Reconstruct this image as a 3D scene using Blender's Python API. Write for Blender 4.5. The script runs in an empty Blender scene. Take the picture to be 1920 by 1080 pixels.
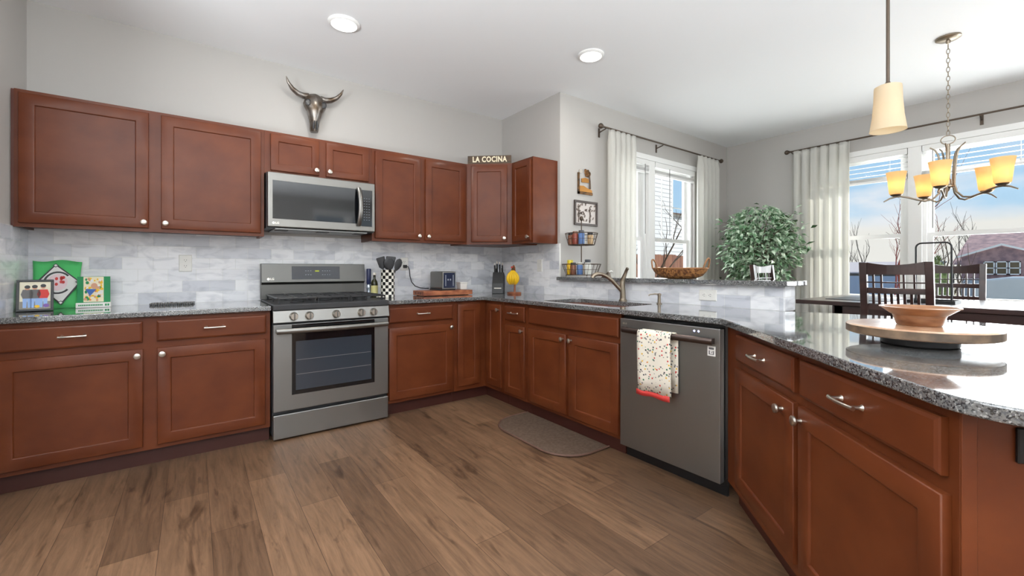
import bpy, bmesh, math, random
from mathutils import Vector, Matrix
from mathutils.geometry import tessellate_polygon

sc = bpy.context.scene
COL = sc.collection
rnd = random.Random(7)
PI = math.pi

# ------------------------------------------------------------ camera, sky, sun, lights, exposure
ZC = 2.7229      # ceiling
XL, XR, XE = -1.2049, 2.2624, 5.2467
YW = -0.9135
CB, CT = 0.8488, 0.8788
UB, UT = 1.3478, 2.1017

cam_d = bpy.data.cameras.new('camera')
cam = bpy.data.objects.new('camera', cam_d)
COL.objects.link(cam)
cam.location = (-0.4035, -3.7837, 1.1116)
cam.rotation_euler = (PI / 2, 0, -0.6372)
cam_d.sensor_width = 36.0
cam_d.lens = 806.1 / 1920 * 36.0
cam_d.shift_x = 0.0
cam_d.shift_y = (505.8 - 540.0) / 1920
cam_d.clip_start = 0.02
cam_d.clip_end = 300
sc.camera = cam

world = bpy.data.worlds.new('World')
sc.world = world
world.use_nodes = True
wn, wl = world.node_tree.nodes, world.node_tree.links
wn.clear()
w_out = wn.new('ShaderNodeOutputWorld')
w_bg = wn.new('ShaderNodeBackground')
w_tc = wn.new('ShaderNodeTexCoord')
w_sep = wn.new('ShaderNodeSeparateXYZ')
w_ramp = wn.new('ShaderNodeValToRGB')
w_ramp.color_ramp.elements[0].position = 0.0
w_ramp.color_ramp.elements[0].color = (0.95, 0.93, 0.88, 1)
w_ramp.color_ramp.elements[1].position = 0.45
w_ramp.color_ramp.elements[1].color = (0.40, 0.60, 0.86, 1)
for p_, c_ in ((0.075, (0.94, 0.92, 0.87, 1)), (0.100, (0.52, 0.76, 0.97, 1)), (0.22, (0.42, 0.68, 0.97, 1))):
    w_e = w_ramp.color_ramp.elements.new(p_); w_e.color = c_
w_map = wn.new('ShaderNodeMapping')
w_map.inputs['Scale'].default_value = (2.2, 2.2, 6.0)
w_noise = wn.new('ShaderNodeTexNoise')
w_noise.inputs['Scale'].default_value = 1.6
w_noise.inputs['Detail'].default_value = 6
w_cr = wn.new('ShaderNodeValToRGB')
w_cr.color_ramp.elements[0].position = 0.60
w_cr.color_ramp.elements[1].position = 0.76
w_mix = wn.new('ShaderNodeMixRGB')
w_mix.inputs[2].default_value = (0.97, 0.97, 1.0, 1)
wl.new(w_tc.outputs['Generated'], w_sep.inputs[0])
wl.new(w_sep.outputs['Z'], w_ramp.inputs[0])
wl.new(w_tc.outputs['Generated'], w_map.inputs[0])
wl.new(w_map.outputs[0], w_noise.inputs['Vector'])
wl.new(w_noise.outputs[0], w_cr.inputs[0])
wl.new(w_cr.outputs[0], w_mix.inputs[0])
wl.new(w_ramp.outputs[0], w_mix.inputs[1])
wl.new(w_mix.outputs[0], w_bg.inputs['Color'])
w_bg.inputs['Strength'].default_value = 0.95
wl.new(w_bg.outputs[0], w_out.inputs[0])

def add_light(name, kind, loc, energy, color=(1, 1, 1), **kw):
    d = bpy.data.lights.new(name, kind)
    d.energy = energy
    d.color = color
    for k, v in kw.items():
        setattr(d, k, v)
    o = bpy.data.objects.new(name, d)
    o.location = loc
    COL.objects.link(o)
    return o

sun = add_light('sun', 'SUN', (12, -6, 9), 6.0, (1.0, 0.95, 0.88), angle=0.01)
sun.rotation_euler = Vector((-0.66, 0.50, -0.56)).to_track_quat('-Z', 'Y').to_euler()

def win_fill(name, x0, x1, z0, z1, y, energy):
    o = add_light(name, 'AREA', ((x0 + x1) / 2, y, (z0 + z1) / 2), energy, (0.97, 0.985, 1.0),
                  shape='RECTANGLE', size=x1 - x0, size_y=z1 - z0)
    o.rotation_euler = (PI / 2 + math.radians(15), 0, 0)
    return o
# added area lamps inside the unseen back windows, standing in for daylight
BACKWIN = [(-3.3, -1.7), (-0.9, 0.9), (1.7, 3.3)]
YB = -7.2
for i, (a, b) in enumerate(BACKWIN):
    win_fill('daylight', a, b, 0.35, 2.35, YB + 0.25, 6)
# added area lamps without bodies, facing up behind the camera to brighten the ceiling
for (x, y, e_) in ((-2.0, -2.7, 150), (-2.6, -5.4, 110), (-0.9, -5.2, 130), (0.4, -5.4, 115), (2.0, -6.2, 40)):
    o = add_light('ceiling_fill', 'AREA', (x, y, 1.15), e_, (0.92, 0.97, 1.0), shape='DISK', size=0.9)
    o.rotation_euler = (PI, 0, 0)
# daylight through the dining windows on the right
o = add_light('daylight', 'AREA', (XE + 0.30, -3.85, 1.6), 135, (0.95, 0.98, 1.0), shape='RECTANGLE', size=2.8, size_y=1.5)
o.rotation_euler = (PI / 2 + math.radians(-6), 0, PI / 2)
# and through the nook window
o = add_light('daylight', 'AREA', (3.85, YW + 0.32, 1.6), 24, (0.95, 0.98, 1.0), shape='RECTANGLE', size=1.3, size_y=1.3)
o.rotation_euler = (-PI / 2, 0, 0)

vs = sc.view_settings
vs.view_transform = 'Standard'
vs.look = 'None'
vs.gamma = 1.0
vs.use_curve_mapping = False
vs.exposure = 0.0

# ------------------------------------------------------------ mesh helpers
class MB:
    def __init__(s):
        s.v, s.f, s.m = [], [], []
    def add(s, vs_, fs, m=0):
        b = len(s.v)
        s.v += [Vector(p) for p in vs_]
        for f in fs:
            s.f.append([b + i for i in f]); s.m.append(m)
        return s
    def box(s, x0, x1, y0, y1, z0, z1, m=0):
        p = [(x0, y0, z0), (x1, y0, z0), (x1, y1, z0), (x0, y1, z0), (x0, y0, z1), (x1, y0, z1), (x1, y1, z1), (x0, y1, z1)]
        return s.add(p, [(0, 3, 2, 1), (4, 5, 6, 7), (0, 1, 5, 4), (1, 2, 6, 5), (2, 3, 7, 6), (3, 0, 4, 7)], m)
    def beam(s, a, b, w, h, m=0, up=(0, 0, 1)):
        a, b = Vector(a), Vector(b)
        d = (b - a).normalized()
        u = Vector(up)
        if abs(d.dot(u)) > 0.95: u = Vector((1, 0, 0))
        r = d.cross(u).normalized(); u = r.cross(d)
        p = []
        for q in (a, b):
            for (i, j) in ((-1, -1), (1, -1), (1, 1), (-1, 1)):
                p.append(q + r * (i * w / 2) + u * (j * h / 2))
        return s.add(p, [(0, 3, 2, 1), (4, 5, 6, 7), (0, 1, 5, 4), (1, 2, 6, 5), (2, 3, 7, 6), (3, 0, 4, 7)], m)
    def loft(s, rings, m=0, cap=True, closed=True):
        n = len(rings[0]); b = len(s.v)
        for r in rings: s.v += [Vector(p) for p in r]
        for k in range(len(rings) - 1):
            for i in range(n if closed else n - 1):
                j = (i + 1) % n
                s.f.append([b + k * n + i, b + k * n + j, b + (k + 1) * n + j, b + (k + 1) * n + i]); s.m.append(m)
        if cap:
            s.f.append([b + i for i in range(n)][::-1]); s.m.append(m)
            s.f.append([b + (len(rings) - 1) * n + i for i in range(n)]); s.m.append(m)
        return s
    def tube(s, pts, r, n=8, m=0, cap=True, flat=1.0, loop=False):
        pts = [Vector(p) for p in pts]; N = len(pts)
        rad = r if isinstance(r, (list, tuple)) else [r] * N
        rings = []; pu = None
        for i, p in enumerate(pts):
            if loop: t = pts[(i + 1) % N] - pts[i - 1]
            else: t = pts[min(i + 1, N - 1)] - pts[max(i - 1, 0)]
            t.normalize()
            if pu is None:
                pu = Vector((0, 0, 1)) if abs(t.z) < 0.9 else Vector((1, 0, 0))
            u = pu - t * pu.dot(t)
            if u.length < 1e-5: u = t.orthogonal()
            u.normalize(); pu = u; w = t.cross(u)
            rings.append([p + (u * math.cos(a) + w * math.sin(a) * flat) * rad[i] for a in [2 * PI * k / n for k in range(n)]])
        if loop: rings.append(rings[0]); cap = False
        return s.loft(rings, m, cap)
    def lathe(s, prof, c=(0, 0, 0), n=24, m=0, cap=True, axis='z', sx=1.0, sy=1.0):
        c = Vector(c); rings = []
        for (r, h) in prof:
            ring = []
            for k in range(n):
                a = 2 * PI * k / n
                p = Vector((r * math.cos(a) * sx, r * math.sin(a) * sy, h))
                if axis == '-y': p = Vector((p.x, -h, p.y))
                elif axis == '-x': p = Vector((-h, p.x, p.y))
                elif axis == 'y': p = Vector((p.x, h, p.y))
                ring.append(c + p)
            rings.append(ring)
        return s.loft(rings, m, cap)
    def ball(s, c, r, n=12, m=0, sx=1, sy=1, sz=1):
        prof = [(max(1e-4, math.sin(PI * k / 8)) * r, -math.cos(PI * k / 8) * r * sz) for k in range(9)]
        return s.lathe(prof, c, n, m, True, 'z', sx, sy)
    def prism(s, poly, z0, z1, m=0, holes=()):
        loops = [[Vector((p[0], p[1], 0)) for p in poly]] + [[Vector((p[0], p[1], 0)) for p in h] for h in holes]
        flat = [p for l in loops for p in l]
        tris = tessellate_polygon(loops)
        b = len(s.v); n = len(flat)
        s.v += [Vector((p.x, p.y, z0)) for p in flat] + [Vector((p.x, p.y, z1)) for p in flat]
        for t in tris:
            a, bb, c = [flat[i] for i in t]
            if (bb - a).cross(c - a).z < 0: t = t[::-1]
            s.f.append([b + n + i for i in t]); s.m.append(m)
            s.f.append([b + i for i in t[::-1]]); s.m.append(m)
        o = 0
        for l in loops:
            k = len(l)
            for i in range(k):
                j = (i + 1) % k
                s.f.append([b + o + i, b + o + j, b + n + o + j, b + n + o + i]); s.m.append(m)
            o += k
        return s
    def rings_rect(s, x0, x1, z0, z1, steps, m=0):
        """nested rectangles in the xz plane: steps = [(inset, y), ...]; last one capped, first one capped at the back"""
        rings = [[(x0 + i, y, z0 + i), (x1 - i, y, z0 + i), (x1 - i, y, z1 - i), (x0 + i, y, z1 - i)] for (i, y) in steps]
        return s.loft(rings, m, True)
    def xf(s, M, start=0):
        for i in range(start, len(s.v)): s.v[i] = M @ s.v[i]
        return s
    def make(s, name, mat, parent=None, smooth=False, bevel=0, seg=1, loc=None, rot=None, fix=True):
        me = bpy.data.meshes.new(name)
        me.from_pydata([tuple(p) for p in s.v], [], s.f)
        mats = mat if isinstance(mat, (list, tuple)) else [mat]
        for q in mats: me.materials.append(q)
        for p, k in zip(me.polygons, s.m): p.material_index = k
        if fix:
            bm = bmesh.new(); bm.from_mesh(me)
            bmesh.ops.recalc_face_normals(bm, faces=bm.faces)
            bm.to_mesh(me); bm.free()
        if smooth:
            for p in me.polygons: p.use_smooth = True
            me.set_sharp_from_angle(angle=math.radians(smooth if smooth > 1 else 40))
        me.update()
        o = bpy.data.objects.new(name, me)
        COL.objects.link(o)
        if parent is not None: o.parent = parent
        if loc: o.location = loc
        if rot: o.rotation_euler = rot
        if bevel:
            md = o.modifiers.new('bevel', 'BEVEL'); md.width = bevel; md.segments = seg
            md.limit_method = 'ANGLE'; md.angle_limit = math.radians(40)
        return o

def thing(name, label, cat, loc=(0, 0, 0), rz=0, group=None):
    o = bpy.data.objects.new(name, None)
    o.empty_display_size = 0.1
    COL.objects.link(o); o.location = loc; o.rotation_euler = (0, 0, rz)
    o['label'] = label; o['category'] = cat
    if group: o['group'] = group
    return o
def tag(o, label, cat, group=None, kind=None):
    o['label'] = label; o['category'] = cat
    if group: o['group'] = group
    if kind: o['kind'] = kind
    return o
def struct(o):
    o['kind'] = 'structure'; return o

def text_mesh(txt, size, mat, name, parent, M, extrude=0.002, offset=0.0, spacing=1.0, sx=1.0):
    cu = bpy.data.curves.new('t', 'FONT')
    cu.body = txt; cu.size = size; cu.extrude = extrude; cu.offset = offset; cu.space_character = spacing
    cu.align_x = 'CENTER'; cu.align_y = 'CENTER'; cu.resolution_u = 3
    ob = bpy.data.objects.new('t', cu); COL.objects.link(ob)
    dg = bpy.context.evaluated_depsgraph_get(); dg.update()
    me = bpy.data.meshes.new_from_object(ob.evaluated_get(dg))
    bpy.data.objects.remove(ob)
    me.name = name
    me.transform(M @ Matrix.Diagonal((sx, 1, 1, 1)))
    me.materials.clear(); me.materials.append(mat)
    o = bpy.data.objects.new(name, me); COL.objects.link(o)
    if parent: o.parent = parent
    return o
RX = Matrix.Rotation(PI / 2, 4, 'X')      # text upright, facing -y

# ------------------------------------------------------------ materials
def lin(c):
    return tuple(((x / 255) / 12.92 if x <= 10 else (((x / 255) + 0.055) / 1.055) ** 2.4) for x in c)
def mat(name, rgb, rough=0.5, metal=0.0, coat=0.0, spec=0.5, **kw):
    m = bpy.data.materials.new(name); m.use_nodes = True
    b = m.node_tree.nodes['Principled BSDF']
    b.inputs['Base Color'].default_value = (*lin(rgb), 1)
    b.inputs['Roughness'].default_value = rough
    b.inputs['Metallic'].default_value = metal
    b.inputs['Coat Weight'].default_value = coat
    b.inputs['Coat Roughness'].default_value = 0.2
    b.inputs['Specular IOR Level'].default_value = spec
    for k, v in kw.items(): b.inputs[k.replace('_', ' ')].default_value = v
    return m
def nodes(m):
    t = m.node_tree
    return t.nodes, t.links, t.nodes['Principled BSDF']
def noise_mix(m, c1, c2, scale=(1, 1, 1), ns=4.0, detail=4, lo=0.35, hi=0.65, bump=0.0, rough=None, rot=(0, 0, 0), dist=0.0):
    n, l, b = nodes(m)
    tc = n.new('ShaderNodeTexCoord'); mp = n.new('ShaderNodeMapping'); no = n.new('ShaderNodeTexNoise'); cr = n.new('ShaderNodeValToRGB')
    mp.inputs['Scale'].default_value = scale; mp.inputs['Rotation'].default_value = rot
    no.inputs['Scale'].default_value = ns; no.inputs['Detail'].default_value = detail; no.inputs['Distortion'].default_value = dist
    cr.color_ramp.elements[0].position = lo; cr.color_ramp.elements[1].position = hi
    cr.color_ramp.elements[0].color = (*lin(c1), 1); cr.color_ramp.elements[1].color = (*lin(c2), 1)
    l.new(tc.outputs['Object'], mp.inputs[0]); l.new(mp.outputs[0], no.inputs['Vector']); l.new(no.outputs[0], cr.inputs[0])
    l.new(cr.outputs[0], b.inputs['Base Color'])
    if bump:
        bp = n.new('ShaderNodeBump'); bp.inputs['Strength'].default_value = bump; bp.inputs['Distance'].default_value = 0.002
        l.new(no.outputs[0], bp.inputs['Height']); l.new(bp.outputs[0], b.inputs['Normal'])
    return m

M_wall = mat('wall_paint', (182, 179, 175), 0.6)
M_ceil = mat('ceiling_paint', (243, 245, 247), 0.75)
M_white = mat('white_paint', (238, 238, 236), 0.4)
M_wplas = mat('white_plastic', (232, 230, 224), 0.35)
M_wood = noise_mix(mat('cherry_wood', (96, 46, 22), 0.42, coat=0.14, spec=0.3), (88, 40, 18), (108, 54, 26), (1.0, 1.0, 1.3), 4.5, 4, 0.30, 0.72)
M_woodin = mat('plain_cherry_wood', (92, 44, 28), 0.45)  # plain cherry tone of the filler strip and the board's end marks
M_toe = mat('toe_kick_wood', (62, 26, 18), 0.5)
M_nickel = mat('brushed_nickel', (214, 208, 198), 0.28, 1.0)
M_steel = mat('dark_stainless_steel', (150, 150, 148), 0.40, 1.0)
M_steel2 = mat('stainless_steel', (138, 136, 132), 0.36, 1.0)
M_black = mat('black_plastic', (20, 20, 22), 0.4)
M_iron = mat('black_cast_iron', (44, 44, 46), 0.36)
M_bglass = mat('black_glass', (14, 15, 18), 0.06, spec=0.6)
M_ovglass = mat('oven_glass', (52, 58, 66), 0.09, spec=0.6)
M_bronze = mat('dark_bronze', (92, 80, 70), 0.45, 0.7)
M_taupe = mat('bronzed_nickel', (150, 138, 122), 0.35, 1.0)
M_esp = noise_mix(mat('espresso_wood', (50, 32, 30), 0.30, coat=0.5), (42, 26, 25), (62, 40, 36), (1, 1, 6), 3.0)
M_board = noise_mix(mat('brown_board_wood', (150, 88, 56), 0.45), (124, 66, 42), (176, 108, 72), (14, 14, 40), 1.0, 3)
M_maple = noise_mix(mat('pale_wood', (190, 150, 112), 0.3, coat=0.6), (168, 124, 92), (206, 174, 146), (4, 14, 4), 1.5, 4)
M_bowlw = noise_mix(mat('bowl_wood', (140, 92, 58), 0.28, coat=0.5), (112, 68, 40), (164, 116, 78), (6, 6, 24), 1.6, 4)
M_char = mat('dark_charcoal', (48, 48, 50), 0.5)
M_rubber = mat('black_rubber', (24, 24, 24), 0.7)
M_gold = mat('aged_gold', (170, 120, 62), 0.35, 0.8)
M_cream = mat('cream_paint', (238, 226, 196), 0.5)
M_green = mat('green_felt', (86, 196, 112), 0.9)
M_dgreen = mat('green_card', (36, 140, 84), 0.6)
M_red = mat('red_print', (206, 60, 56), 0.6)
M_pink = mat('pink_print', (226, 160, 170), 0.7)
M_yellow = mat('yellow', (238, 190, 30), 0.5)
M_blue = mat('blue_print', (70, 110, 180), 0.5)
M_lblue = mat('jeans_blue', (150, 180, 226), 0.7)
M_navy = mat('navy', (38, 46, 84), 0.35)
M_skin = mat('skin_print', (214, 160, 130), 0.7)
M_paper = mat('white_paper', (236, 234, 230), 0.7)
M_grey = mat('grey_print', (110, 108, 108), 0.6)
M_orange = mat('orange_print', (226, 130, 60), 0.6)
M_egg = mat('cream_ball', (242, 234, 218), 0.5)
M_sink = mat('sink_steel', (120, 112, 108), 0.3, 1.0)

# granite: fine dark and pale speckle
M_gran = mat('granite', (110, 110, 112), 0.05, spec=1.0, coat=0.6)
M_gran.node_tree.nodes['Principled BSDF'].inputs['Coat Roughness'].default_value = 0.03
n, l, b = nodes(M_gran)
tc = n.new('ShaderNodeTexCoord')
v1 = n.new('ShaderNodeTexVoronoi'); v1.inputs['Scale'].default_value = 300
n2 = n.new('ShaderNodeTexNoise'); n2.inputs['Scale'].default_value = 200; n2.inputs['Detail'].default_value = 3
cr = n.new('ShaderNodeValToRGB')
cr.color_ramp.interpolation = 'CONSTANT'
e = cr.color_ramp.elements
e[0].position = 0.0; e[0].color = (*lin((52, 54, 57)), 1)
e[1].position = 0.40; e[1].color = (*lin((94, 95, 97)), 1)
for pos, c in ((0.55, (112, 112, 111)), (0.80, (160, 160, 159)), (0.90, (80, 82, 85))):
    q = e.new(pos); q.color = (*lin(c), 1)
mx = n.new('ShaderNodeMath'); mx.operation = 'ADD'
sepc = n.new('ShaderNodeSeparateColor')
l.new(tc.outputs['Object'], v1.inputs['Vector']); l.new(tc.outputs['Object'], n2.inputs['Vector'])
l.new(v1.outputs['Color'], sepc.inputs[0])
ml = n.new('ShaderNodeMath'); ml.operation = 'MULTIPLY'; ml.inputs[1].default_value = 0.6
l.new(sepc.outputs[0], ml.inputs[0])
ml2 = n.new('ShaderNodeMath'); ml2.operation = 'MULTIPLY'; ml2.inputs[1].default_value = 0.5
l.new(n2.outputs[0], ml2.inputs[0])
l.new(ml.outputs[0], mx.inputs[0]); l.new(ml2.outputs[0], mx.inputs[1])
l.new(mx.outputs[0], cr.inputs[0]); l.new(cr.outputs[0], b.inputs['Base Color'])

def tile_mat(name, axis):
    m = mat(name, (205, 206, 208), 0.16)
    n, l, b = nodes(m)
    tc = n.new('ShaderNodeTexCoord'); sp = n.new('ShaderNodeSeparateXYZ'); cb = n.new('ShaderNodeCombineXYZ')
    sub = n.new('ShaderNodeMath'); sub.operation = 'SUBTRACT'; sub.inputs[1].default_value = CT
    l.new(tc.outputs['Object'], sp.inputs[0])
    l.new(sp.outputs[axis], cb.inputs[0]); l.new(sp.outputs['Z'], sub.inputs[0]); l.new(sub.outputs[0], cb.inputs[1])
    br = n.new('ShaderNodeTexBrick'); br.offset = 0.5
    br.inputs['Scale'].default_value = 1.0
    br.inputs['Brick Width'].default_value = 0.156; br.inputs['Row Height'].default_value = 0.0785
    br.inputs['Mortar Size'].default_value = 0.0013; br.inputs['Mortar Smooth'].default_value = 0.1
    br.inputs['Bias'].default_value = -0.25
    br.inputs['Color1'].default_value = (*lin((240, 240, 242)), 1)
    br.inputs['Color2'].default_value = (*lin((190, 193, 202)), 1)
    br.inputs['Mortar'].default_value = (*lin((222, 222, 220)), 1)
    no = n.new('ShaderNodeTexNoise'); no.inputs['Scale'].default_value = 5; no.inputs['Detail'].default_value = 8; no.inputs['Distortion'].default_value = 1.6
    mp = n.new('ShaderNodeMapping'); mp.inputs['Scale'].default_value = (1.0, 2.4, 1.0); mp.inputs['Rotation'].default_value = (0, 0, 0.5)
    cr = n.new('ShaderNodeValToRGB'); cr.color_ramp.elements[0].position = 0.34; cr.color_ramp.elements[1].position = 0.52
    cr.color_ramp.elements[0].color = (0.62, 0.63, 0.66, 1); cr.color_ramp.elements[1].color = (1, 1, 1, 1)
    mu = n.new('ShaderNodeMixRGB'); mu.blend_type = 'MULTIPLY'; mu.inputs[0].default_value = 0.6
    l.new(cb.outputs[0], br.inputs['Vector']); l.new(cb.outputs[0], mp.inputs[0]); l.new(mp.outputs[0], no.inputs['Vector'])
    l.new(no.outputs[0], cr.inputs[0]); l.new(br.outputs['Color'], mu.inputs[1]); l.new(cr.outputs[0], mu.inputs[2])
    l.new(mu.outputs[0], b.inputs['Base Color'])
    bp = n.new('ShaderNodeBump'); bp.inputs['Strength'].default_value = 0.35; bp.inputs['Distance'].default_value = 0.002; bp.invert = True
    l.new(br.outputs['Fac'], bp.inputs['Height']); l.new(bp.outputs[0], b.inputs['Normal'])
    return m
M_tileX = tile_mat('marble_tile', 'X')
M_tileY = tile_mat('marble_tile_side', 'Y')

# plank floor
M_floor = mat('plank_floor', (120, 90, 66), 0.42)
n, l, b = nodes(M_floor)
tc = n.new('ShaderNodeTexCoord'); sp = n.new('ShaderNodeSeparateXYZ'); cb = n.new('ShaderNodeCombineXYZ')
l.new(tc.outputs['Object'], sp.inputs[0]); l.new(sp.outputs['Y'], cb.inputs[0]); l.new(sp.outputs['X'], cb.inputs[1])
br = n.new('ShaderNodeTexBrick'); br.offset = 0.37; br.offset_frequency = 2
br.inputs['Scale'].default_value = 1.0; br.inputs['Brick Width'].default_value = 1.15; br.inputs['Row Height'].default_value = 0.172
br.inputs['Mortar Size'].default_value = 0.0012; br.inputs['Mortar Smooth'].default_value = 0.3
br.inputs['Color1'].default_value = (*lin((132, 102, 78)), 1); br.inputs['Color2'].default_value = (*lin((100, 75, 56)), 1)
br.inputs['Mortar'].default_value = (*lin((70, 50, 36)), 1)
mp = n.new('ShaderNodeMapping'); mp.inputs['Scale'].default_value = (0.9, 11.0, 1.0)
no = n.new('ShaderNodeTexNoise'); no.inputs['Scale'].default_value = 3.4; no.inputs['Detail'].default_value = 12; no.inputs['Roughness'].default_value = 0.72; no.inputs['Distortion'].default_value = 0.6
cr = n.new('ShaderNodeValToRGB'); cr.color_ramp.elements[0].position = 0.30; cr.color_ramp.elements[1].position = 0.68
cr.color_ramp.elements[0].color = (0.50, 0.47, 0.44, 1); cr.color_ramp.elements[1].color = (1.22, 1.20, 1.17, 1)
mu = n.new('ShaderNodeMixRGB'); mu.blend_type = 'MULTIPLY'; mu.inputs[0].default_value = 1.0
kn = n.new('ShaderNodeTexNoise'); kn.inputs['Scale'].default_value = 3.6; kn.inputs['Detail'].default_value = 5; kn.inputs['Distortion'].default_value = 1.2
km = n.new('ShaderNodeMapping'); km.inputs['Scale'].default_value = (0.8, 3.6, 1.0)
kr = n.new('ShaderNodeValToRGB'); kr.color_ramp.elements[0].position = 0.27; kr.color_ramp.elements[1].position = 0.42
kr.color_ramp.elements[0].color = (0.42, 0.38, 0.34, 1); kr.color_ramp.elements[1].color = (1, 1, 1, 1)
mu2 = n.new('ShaderNodeMixRGB'); mu2.blend_type = 'MULTIPLY'; mu2.inputs[0].default_value = 1.0
l.new(cb.outputs[0], br.inputs['Vector']); l.new(cb.outputs[0], mp.inputs[0]); l.new(mp.outputs[0], no.inputs['Vector']); l.new(no.outputs[0], cr.inputs[0])
l.new(cb.outputs[0], km.inputs[0]); l.new(km.outputs[0], kn.inputs['Vector']); l.new(kn.outputs[0], kr.inputs[0])
l.new(br.outputs['Color'], mu.inputs[1]); l.new(cr.outputs[0], mu.inputs[2]); l.new(mu.outputs[0], mu2.inputs[1]); l.new(kr.outputs[0], mu2.inputs[2])
l.new(mu2.outputs[0], b.inputs['Base Color'])
bp = n.new('ShaderNodeBump'); bp.inputs['Strength'].default_value = 0.25; bp.inputs['Distance'].default_value = 0.002
l.new(no.outputs[0], bp.inputs['Height']); l.new(bp.outputs[0], b.inputs['Normal'])

def shader_mat(name, build):
    m = bpy.data.materials.new(name); m.use_nodes = True
    n, l = m.node_tree.nodes, m.node_tree.links
    n.clear(); out = n.new('ShaderNodeOutputMaterial')
    l.new(build(n, l), out.inputs['Surface'])
    return m
def b_glass(n, l):
    t = n.new('ShaderNodeBsdfTransparent'); g = n.new('ShaderNodeBsdfGlossy'); f = n.new('ShaderNodeFresnel'); m = n.new('ShaderNodeMixShader')
    g.inputs['Roughness'].default_value = 0.02; f.inputs['IOR'].default_value = 1.25
    t.inputs['Color'].default_value = (0.97, 0.98, 0.98, 1)
    ge = n.new('ShaderNodeNewGeometry'); iv = n.new('ShaderNodeMath'); iv.operation = 'SUBTRACT'; iv.inputs[0].default_value = 1.0
    mu_ = n.new('ShaderNodeMath'); mu_.operation = 'MULTIPLY'
    l.new(ge.outputs['Backfacing'], iv.inputs[1]); l.new(f.outputs[0], mu_.inputs[0]); l.new(iv.outputs[0], mu_.inputs[1])
    l.new(mu_.outputs[0], m.inputs[0]); l.new(t.outputs[0], m.inputs[1]); l.new(g.outputs[0], m.inputs[2])
    return m.outputs[0]
M_pane = shader_mat('window_glass', b_glass)
def b_sheer(n, l):
    d = n.new('ShaderNodeBsdfDiffuse'); t = n.new('ShaderNodeBsdfTranslucent'); p = n.new('ShaderNodeBsdfTransparent')
    d.inputs['Color'].default_value = (0.82, 0.81, 0.78, 1); t.inputs['Color'].default_value = (0.86, 0.85, 0.80, 1)
    m = n.new('ShaderNodeMixShader'); m.inputs[0].default_value = 0.45
    m2 = n.new('ShaderNodeMixShader'); m2.inputs[0].default_value = 0.14
    l.new(d.outputs[0], m.inputs[1]); l.new(t.outputs[0], m.inputs[2]); l.new(m.outputs[0], m2.inputs[1]); l.new(p.outputs[0], m2.inputs[2])
    return m2.outputs[0]
M_sheer = shader_mat('sheer_curtain', b_sheer)
def lampglass(name, col, em, strength):
    def bb(n, l):
        d = n.new('ShaderNodeBsdfDiffuse'); t = n.new('ShaderNodeBsdfTranslucent'); e = n.new('ShaderNodeEmission')
        d.inputs['Color'].default_value = (*lin(col), 1); t.inputs['Color'].default_value = (*lin(col), 1)
        e.inputs['Color'].default_value = (*em, 1); e.inputs['Strength'].default_value = strength
        m = n.new('ShaderNodeMixShader'); m.inputs[0].default_value = 0.6; a = n.new('ShaderNodeAddShader')
        l.new(d.outputs[0], m.inputs[1]); l.new(t.outputs[0], m.inputs[2]); l.new(m.outputs[0], a.inputs[0]); l.new(e.outputs[0], a.inputs[1])
        return a.outputs[0]
    return shader_mat(name, bb)
M_shade = lampglass('amber_lamp_glass', (238, 214, 168), (1.0, 0.72, 0.36), 0.12)
M_pshade = lampglass('opal_lamp_glass', (224, 212, 190), (1.0, 0.82, 0.58), 0.08)
def emis(name, col, s):
    def bb(n, l):
        e = n.new('ShaderNodeEmission'); e.inputs['Color'].default_value = (*col, 1); e.inputs['Strength'].default_value = s
        return e.outputs[0]
    return shader_mat(name, bb)
M_lens = emis('lit_lens', (1.0, 0.98, 0.94), 6.0)
M_led = emis('blue_led', (0.45, 0.5, 1.0), 6.0)
M_clock = emis('display_digits', (0.75, 0.85, 0.1), 0.6)
M_ind = emis('panel_marks', (0.7, 0.75, 0.85), 0.35)

M_leaf = noise_mix(mat('ficus_leaf', (130, 165, 125), 0.4), (96, 138, 98), (204, 220, 196), (1, 1, 1), 16.0, 2, 0.4, 0.62)  # pale tone puts the whiteness of sunlit leaves into the colour
M_leafd = mat('dark_leaf', (52, 84, 46), 0.5)
M_bark = noise_mix(mat('bark', (92, 74, 60), 0.8), (70, 56, 46), (110, 90, 74), (1, 1, 1), 12)
M_wick = noise_mix(mat('woven_wicker', (140, 92, 52), 0.55), (98, 58, 32), (178, 126, 74), (1, 1, 1), 60, 2, 0.4, 0.6, bump=1.0)
M_rim = mat('wicker_rim', (150, 104, 64), 0.5)
M_mat = noise_mix(mat('brown_mat', (88, 70, 56), 0.8), (80, 62, 48), (96, 78, 64), (1, 1, 1), 60)
M_towel = mat('printed_towel', (236, 228, 212), 0.9)
n, l, b = nodes(M_towel)
tc = n.new('ShaderNodeTexCoord'); vo = n.new('ShaderNodeTexVoronoi'); vo.inputs['Scale'].default_value = 62
c1 = n.new('ShaderNodeValToRGB'); c1.color_ramp.interpolation = 'CONSTANT'
e = c1.color_ramp.elements
e[0].color = (*lin((130, 128, 124)), 1); e[1].position = 0.2; e[1].color = (*lin((200, 60, 52)), 1)
for pos, c in ((0.38, (150, 140, 130)), (0.52, (226, 180, 60)), (0.64, (120, 116, 112)), (0.78, (60, 120, 90)), (0.9, (60, 60, 66))):
    q = e.new(pos); q.color = (*lin(c), 1)
c2 = n.new('ShaderNodeValToRGB'); c2.color_ramp.interpolation = 'CONSTANT'
c2.color_ramp.elements[0].color = (1, 1, 1, 1); c2.color_ramp.elements[1].position = 0.30; c2.color_ramp.elements[1].color = (0, 0, 0, 1)
mxr = n.new('ShaderNodeMixRGB'); mxr.inputs[1].default_value = (*lin((236, 228, 212)), 1)
sepc = n.new('ShaderNodeSeparateColor')
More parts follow.
